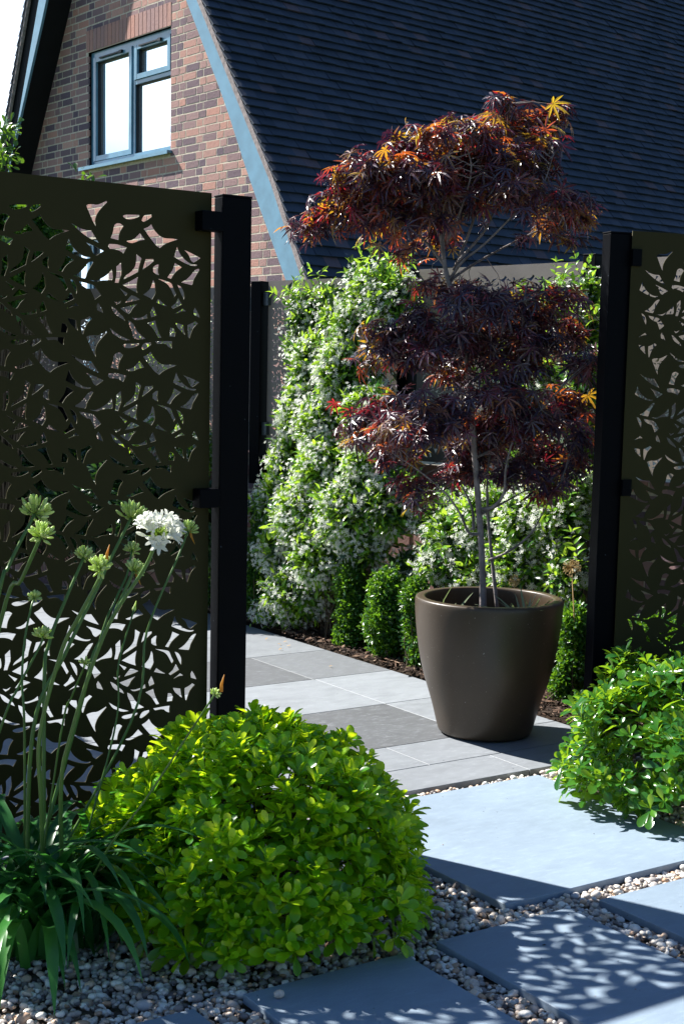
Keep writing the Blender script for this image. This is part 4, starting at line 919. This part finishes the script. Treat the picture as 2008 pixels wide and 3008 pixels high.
for kd, R, br, pts in D['heads']:
    pts = np.array(pts)[::-1]; b0 = V3(1.2 + random.gauss(0, .04), 3.0 + random.gauss(0, .03), -.01)
    if pts[0][0] < 1.12 and R > .02: b0 = V3(pts[0][0] - .13, pts[0][1] + .12, -.01)
    if pts[0][2] > .02: pts = np.vstack([b0, pts])
    thick = .0047 if kd in ('flower',) or R > .027 else .003
    if kd in ('small', 'tip'): thick = .0024
    m_ = MB(); m_.tube(pts, np.linspace(thick * 1.15, thick * .8, len(pts)), 8, r=(random.random(), .5, .5), smooth_n=6)
    stk = m_.out('flower_stalk', M['greenstem'], ag, True)
    c = pts[-1]; ax = unit(pts[-1] - pts[-2]); h = MB()
    if kd == 'tip':
        h.tube([c - ax * .006, c + ax * .006, c + ax * .018, c + ax * .04], [.002, .0055, .003, .0006], 8, r=(.3, .5, .5), m=0); h.out('flower_bud', [M['bud']], stk, True); continue
    n_ = {'flower': 50, 'bud': 46, 'small': 20}[kd]; bl = {'flower': .023, 'bud': .021, 'small': .012}[kd] * (R / .035 if kd == 'bud' else 1) ** .5
    hub = c; lim = -.35 if kd != 'small' else -.1
    for i in range(n_):
        u = randdir(1)[0]; 
        z = u @ ax
        if z < lim: u = u - ax * 2 * z
        ln = (R - bl * .8) * random.uniform(.8, 1.05) * (1.08 if (u @ ax) > .3 else .95)
        end = hub + u * ln; dirn = unit(u + V3(0, 0, .45))
        h.tube([hub + u * .002, hub + u * ln * .6 - V3(0, 0, .002), end], [.0009, .0008, .0011], 4, r=(.1, .5, .5))
        A = align(dirn)
        if kd == 'flower' and (random.random() < .55 and (u @ V3(0, 0, 1)) < .75):
            lily(h, end, dirn, bl * random.uniform(.9, 1.2))
        else:
            Mx = A * np.array([bl * .32, bl * .32, bl]) * random.uniform(.75, 1.15)
            vv = bud_t @ Mx.T + end + dirn * bl * .45; h.add(vv, [list(q) for F_ in bud_f for q in F_], (random.uniform(.2, 1), .5, .5), 1 if kd == 'flower' else 0)
    h.out('flower_head', [M['bud'], M['petal']], stk, True)
    if br:
        g = MB(); s_ = V3(0, 0, 1) if br == 2 else V3(.15, -.1, -1)
        e0 = c + (V3(.006, 0, 0) if s_[2] < 0 else V3(.01, -.01, R * .5)); g.tube([e0, e0 + s_ * .015, e0 + s_ * .035 + V3(.006, 0, 0)], [.0035, .003, .0005], 6, r=(.5, .5, .5)); g.out('bract', M['bract'], stk, True)

# ------------------------------------------------------------------ dry alliums
for (p, R), lab in zip(D['allium'], ('larger dry golden allium seed head between the pot and the right post', 'smaller dry allium seed head just behind the pot rim')):
    p = np.array(p); b = V3(p[0] + .03, p[1] - .02, 0); o = empty('allium_seedhead', lab, 'seed head', tuple(b))
    m_ = MB(); m_.tube([b, b * .5 + p * .5 + V3(.01, 0, 0), p], [.003, .0025, .002], 6, r=(.4, .5, .5)); m_.out('stem', M['straw'], o, True)
    m_ = MB()
    for u in randdir(95):
        e = p + u * R * random.uniform(.8, 1.05); m_.tube([p, e], [.0007, .0006], 3, r=(.2, .5, .5))
        m_.add(bud_t * .0045 + e, [list(q) for F_ in bud_f for q in F_], (.9, .5, .5))
    m_.out('seeds', M['straw'], o)

# ------------------------------------------------------------------ sky, sun, camera
SUN_T, SUN_E = radians(113.8), radians(46.1)
w = bpy.data.worlds.new('World'); sc.world = w; w.use_nodes = True; nt = w.node_tree
bg = nt.nodes['Background']; sky = nt.nodes.new('ShaderNodeTexSky'); sky.sky_type = 'NISHITA'; sky.sun_disc = False
sky.sun_elevation = SUN_E; sky.sun_rotation = pi / 2 - SUN_T; sky.altitude = 0; sky.air_density = 1.; sky.dust_density = .2; sky.ozone_density = 6
tc = nt.nodes.new('ShaderNodeTexCoord'); nz = nt.nodes.new('ShaderNodeTexNoise'); nz.inputs['Scale'].default_value = 1.6; nz.inputs['Detail'].default_value = 7
mp = nt.nodes.new('ShaderNodeMapping'); mp.inputs['Scale'].default_value = (1, 1, 2.6); mp.inputs['Location'].default_value = (.3, 1.1, .2); nt.links.new(tc.outputs['Generated'], mp.inputs[0]); nt.links.new(mp.outputs[0], nz.inputs['Vector'])
# thin bright haze cloud low in the sky towards the sun
sx = nt.nodes.new('ShaderNodeSeparateXYZ'); nt.links.new(tc.outputs['Generated'], sx.inputs[0])
band1 = n_map(nt, sx.outputs['Z'], .36, .26, 1.); dp = nt.nodes.new('ShaderNodeVectorMath'); dp.operation = 'DOT_PRODUCT'
nt.links.new(tc.outputs['Generated'], dp.inputs[0]); dp.inputs[1].default_value = (cos(radians(98)), sin(radians(98)), 0)
ml = nt.nodes.new('ShaderNodeMath'); ml.operation = 'MULTIPLY'; nt.links.new(band1, ml.inputs[0]); nt.links.new(n_map(nt, dp.outputs['Value'], .70, .82, 1.), ml.inputs[1]); lowband = ml.outputs[0]; cl = nt.nodes.new('ShaderNodeMath'); cl.operation = 'MULTIPLY'
nt.links.new(n_map(nt, nz.outputs['Fac'], .30, .46, .9), cl.inputs[0]); nt.links.new(lowband, cl.inputs[1])
nt.links.new(mix(nt, sky.outputs[0], (15., 17., 19.5), cl.outputs[0]), bg.inputs[0]); bg.inputs[1].default_value = .05
L = bpy.data.lights.new('sun', 'SUN'); L.energy = 5.0; L.angle = radians(.5); L.color = (1, .965, .90)
so = bpy.data.objects.new('sun', L); COL.objects.link(so)
sd = Vector((cos(SUN_T) * cos(SUN_E), sin(SUN_T) * cos(SUN_E), sin(SUN_E))); so.rotation_euler = sd.to_track_quat('Z', 'Y').to_euler(); so.location = sd * 20
cam = bpy.data.cameras.new('camera'); co = bpy.data.objects.new('camera', cam); COL.objects.link(co)
cam.sensor_fit = 'VERTICAL'; cam.sensor_height = 36; cam.lens = 4131.6 / 3008 * 36; cam.shift_y = (1613.2 - 1504) / 3008; cam.clip_end = 400; cam.clip_start = .05
TH, PT, RO = radians(56.15), .119524, .0212436
fh = Vector((cos(TH), sin(TH), 0)); rh = Vector((sin(TH), -cos(TH), 0)); zz = Vector((0, 0, 1))
fw = cos(PT) * fh - sin(PT) * zz; up = sin(PT) * fh + cos(PT) * zz
r2 = cos(RO) * rh + sin(RO) * up; u2 = -sin(RO) * rh + cos(RO) * up
R = Matrix((r2, u2, -fw)).transposed(); co.matrix_world = Matrix.Translation((0, 0, 1.31)) @ R.to_4x4()
sc.camera = co
sc.view_settings.view_transform = 'Standard'; sc.view_settings.look = 'None'; sc.view_settings.exposure = 1.4; sc.view_settings.gamma = 1
sc.cycles.max_bounces = 6; sc.cycles.diffuse_bounces = 2; sc.cycles.transparent_max_bounces = 4; sc.cycles.sample_clamp_indirect = 6
